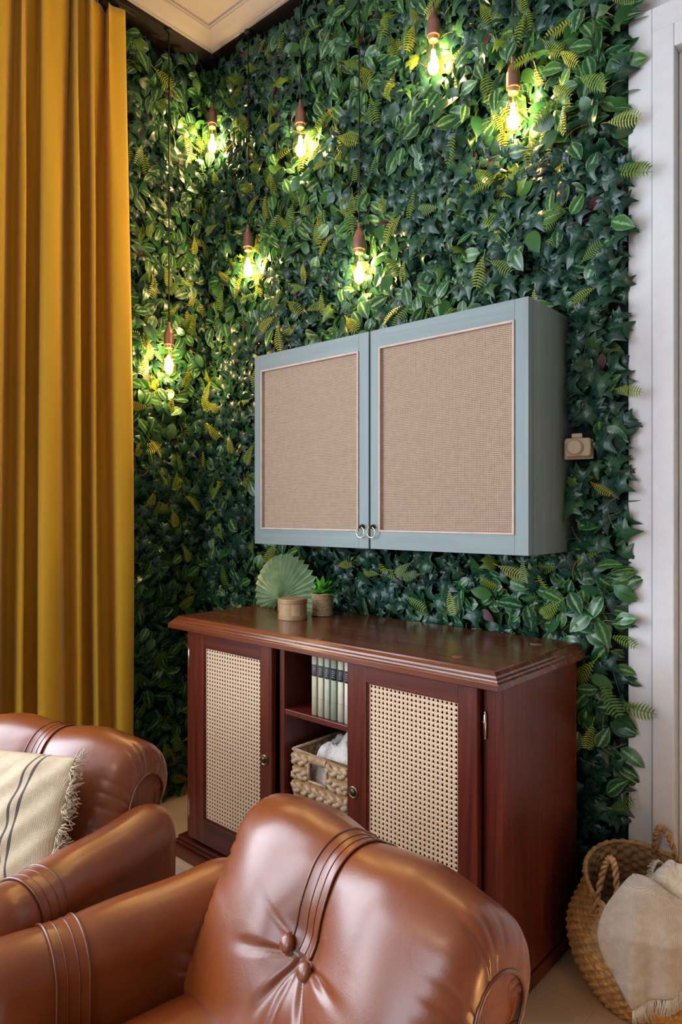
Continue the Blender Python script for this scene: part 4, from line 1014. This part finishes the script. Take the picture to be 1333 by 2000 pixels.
# ------------------------------------------------------------------ seagrass belly basket with throws
BC = (-0.572, 1.845)
def belly():
    root = empty('belly_basket', (BC[0], BC[1], 0), 0, 'round woven seagrass belly basket with rope handles on the floor by the sideboard', 'basket')
    zs = np.array([0, 0.004, 0.02, 0.05, 0.09, 0.13, 0.165, 0.20, 0.235, 0.27, 0.30, 0.325]); rsv = np.array([0.10, 0.118, 0.132, 0.152, 0.172, 0.184, 0.187, 0.180, 0.166, 0.153, 0.147, 0.150])
    n = 240; m = 110; A = np.linspace(0, 2 * PI, n, endpoint=False); t = np.linspace(0, 1, m)
    camdir = math.atan2(0 - BC[1], 0 - BC[0])
    def rim(a):   # rim height varies: the mouth sags towards the viewer's left
        d = np.angle(np.exp(1j * (a - (camdir - 0.65)))); return 0.322 - 0.055 * np.exp(-(d / 0.75) ** 2) + 0.006 * np.sin(3 * a + 1)
    def rr(a, tt): z = tt * 0.325; return np.interp(z, zs, rsv)
    def pt(a, tt, off=0.0):
        H = rim(a); z = tt * (0.325 + (H - 0.325) * sstep(0.5, 1.0, tt)); r = rr(a, tt) + off
        sq = 1 + 0.035 * np.sin(2 * (a - camdir) + 0.8) * sstep(0.55, 1, tt)
        return np.stack([r * sq * np.cos(a), r * sq * np.sin(a), z], -1)
    G = np.zeros((m, n, 3))
    for j in range(m):
        tt = t[j]; row = np.floor(tt * 0.325 / 0.0105)
        w = np.sin(A * 36 + row * PI + tt * 7) * 0.0036 + np.abs(np.sin(tt * 0.325 / 0.0105 * PI)) * 0.003
        G[j] = pt(A, np.full(n, tt), w)
    out = MB().grid(G, closev=True).build('woven_wall', M_sea, root, smooth=True)
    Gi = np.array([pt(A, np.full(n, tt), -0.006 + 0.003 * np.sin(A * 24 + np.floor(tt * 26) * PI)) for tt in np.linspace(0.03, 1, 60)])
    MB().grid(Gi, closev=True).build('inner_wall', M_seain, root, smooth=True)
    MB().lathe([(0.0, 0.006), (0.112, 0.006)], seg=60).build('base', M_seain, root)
    rp = pt(A, np.ones(n), -0.003); rp2 = rp + np.stack([0 * A, 0 * A, 0.002 * np.sin(A * 40)], -1)
    rmb = MB(); rmb.tube(rp2[::1], 0.0062, 8, closed=True)
    for k in range(0, n, 4): 
        a = A[k]; p = rp[k]; rmb.ell(p, (0.008, 0.0075, 0.0045), 8, 5, [[math.cos(a), -math.sin(a), 0.3], [math.sin(a), math.cos(a), 0], [0, 0.3, 1]])
    rmb.build('rim_binding', M_sea, root, smooth=True)
    # two rope handles
    side = camdir + PI / 2
    for s, (lean, hh, cc, spread) in ((-1, (-0.02, 0.135, camdir - 0.62, 0.22)), (1, (-0.035, 0.11, camdir + 2.75, 0.22))):
        a0, a1 = cc - spread, cc + spread
        q0, q1 = pt(np.array([a0]), np.array([0.86]), 0.004)[0], pt(np.array([a1]), np.array([0.86]), 0.004)[0]
        mid = pt(np.array([cc]), np.array([1.0]))[0]; od = np.array([math.cos(cc), math.sin(cc), 0])
        top = mid + od * lean + np.array([0, 0, hh])
        T_ = np.linspace(0, 1, 60)[:, None]
        path = (1 - T_) ** 3 * q0 + 3 * (1 - T_) ** 2 * T_ * (q0 + (top - mid) * 1.35 + (mid - q0) * 0.4) + 3 * (1 - T_) * T_ ** 2 * (q1 + (top - mid) * 1.35 + (mid - q1) * 0.4) + T_ ** 3 * q1
        Tn = np.gradient(path, axis=0); Tn /= np.linalg.norm(Tn, axis=1)[:, None]; N1 = np.cross(Tn, od); N1 /= np.linalg.norm(N1, axis=1)[:, None]; N2 = np.cross(Tn, N1)
        rp_ = MB()
        for k in range(2):
            ph = np.linspace(0, 2 * PI * 8, 60) + k * PI; rp_.tube(path + 0.0042 * (np.cos(ph)[:, None] * N1 + np.sin(ph)[:, None] * N2), 0.0046, 7)
        rp_.build('handle', M_rope, root, smooth=True)
    # ---- herringbone throw draped over the near side
    th = empty('throw_blanket', (BC[0], BC[1], 0), 0, 'grey-beige woven throw with cream fringe hanging over the front of the belly basket', 'blanket')
    na, nz = 70, 80; P = np.zeros((nz, na, 3)); aL, aR = camdir - 0.22, camdir + 1.45
    for i in range(na):
        s = i / (na - 1)
        a = aL + (aR - aL) * s
        ztop = 0.352 - 0.05 * s - 0.11 * max(0, s - 0.0) * 0 + 0.012 * math.sin(s * 9)
        zbot = 0.092 + 0.006 * math.sin(s * 14) + min(0.15, 0.20 * s)
        for j in range(nz):
            u = j / (nz - 1)
            aa = a + (-0.36 * math.sin(PI * min(1, max(0, (u - 0.15) / 0.85)) ** 0.9) + 0.10 * u) * (1 - s) ** 1.5          # left border slants outwards then in
            if u < 0.22:                                    # part lying inside the mouth, rising over the rim
                q = u / 0.22; r = 0.085 + (0.150 - 0.085) * q; z = ztop - 0.055 * (1 - q) ** 2 + 0.0 + 0.018 * math.sin(PI * q) + 0.02 * (1 - q) * math.exp(-(s / 0.2) ** 2)
            else:
                q = (u - 0.22) / 0.78; z = ztop + (zbot - ztop) * q; rb_ = float(np.interp(z * 0.325 / max(0.27, 0.325 - 0.05 * (1 - s)), zs, rsv)); belly_r = float(rsv[6])
                r = max(rb_, 0.150 + (belly_r - 0.150) * min(1, q * 2.2) if q < 0.45 else belly_r - 0.01 * (q - 0.45)) + 0.016
            r += 0.006 * math.sin(aa * 17) * u + 0.012 * math.exp(-((s - 0.62) / 0.05) ** 2) * min(1, u * 2)
            P[j, i] = (r * math.cos(aa), r * math.sin(aa), z)
    MB().grid(P).build('cloth', M_throw, th, smooth=True, solid=0.004)
    fg = MB(); r_ = random.Random(4)
    for k in range(300):
        i = r_.uniform(0, na - 1.001); i0 = int(i); f = i - i0; p = P[-1, i0] * (1 - f) + P[-1, i0 + 1] * f
        L = r_.uniform(0.028, 0.042); ra = p[:2] / np.linalg.norm(p[:2]); sw = r_.gauss(0, 0.006)
        tq = np.array([-ra[1], ra[0]])
        q = np.array([p[0] + tq[0] * sw - ra[0] * 0.002, p[1] + tq[1] * sw - ra[1] * 0.002, p[2] - L]); mdl = (p + q) / 2 + np.array([ra[0] * 0.003, ra[1] * 0.003, 0])
        fg.tube([p + np.array([0, 0, 0.004]), mdl, q], 0.0014, 4)
    o = fg.build('fringe', M_cream, th, smooth=True); o['kind'] = 'stuff'
    # ---- cream cloth bundled at the right of the mouth
    cb = empty('cream_shawl', (BC[0], BC[1], 0), 0, 'cream wool shawl bundled in the right side of the belly basket', 'shawl')
    ac = camdir + 0.95; cx_, cy_ = 0.085 * math.cos(ac), 0.085 * math.sin(ac)
    n1, n2 = 60, 40; U, V = np.meshgrid(np.linspace(0, 2 * PI, n1, endpoint=False), np.linspace(0, PI, n2), indexing='ij')
    rad = 0.056 * (1 + 0.10 * np.sin(3 * U + 2 * V) + 0.07 * np.sin(5 * V - 2 * U))
    G = np.stack([cx_ + rad * np.sin(V) * np.cos(U) * 1.0, cy_ + rad * np.sin(V) * np.sin(U) * 1.0, 0.325 + rad * np.cos(V) * 0.95], 2)
    MB().grid(G, closeu=True).build('cloth', M_cream, cb, smooth=True)
    fg = MB()
    for k in range(120):
        u = r_.uniform(0, 1); a = ac + PI - 0.9 + 1.2 * u
        p = np.array([cx_ + 0.054 * math.cos(a), cy_ + 0.054 * math.sin(a), 0.315 + 0.045 * math.sin(u * PI)]); d = np.array([math.cos(a), math.sin(a), -0.5 + r_.gauss(0, .3)])
        fg.tube([p, p + d * 0.012, p + d * 0.020 + np.array([0, 0, -0.004])], 0.0011, 4)
    o = fg.build('fringe', M_cream, cb, smooth=True); o['kind'] = 'stuff'
belly()
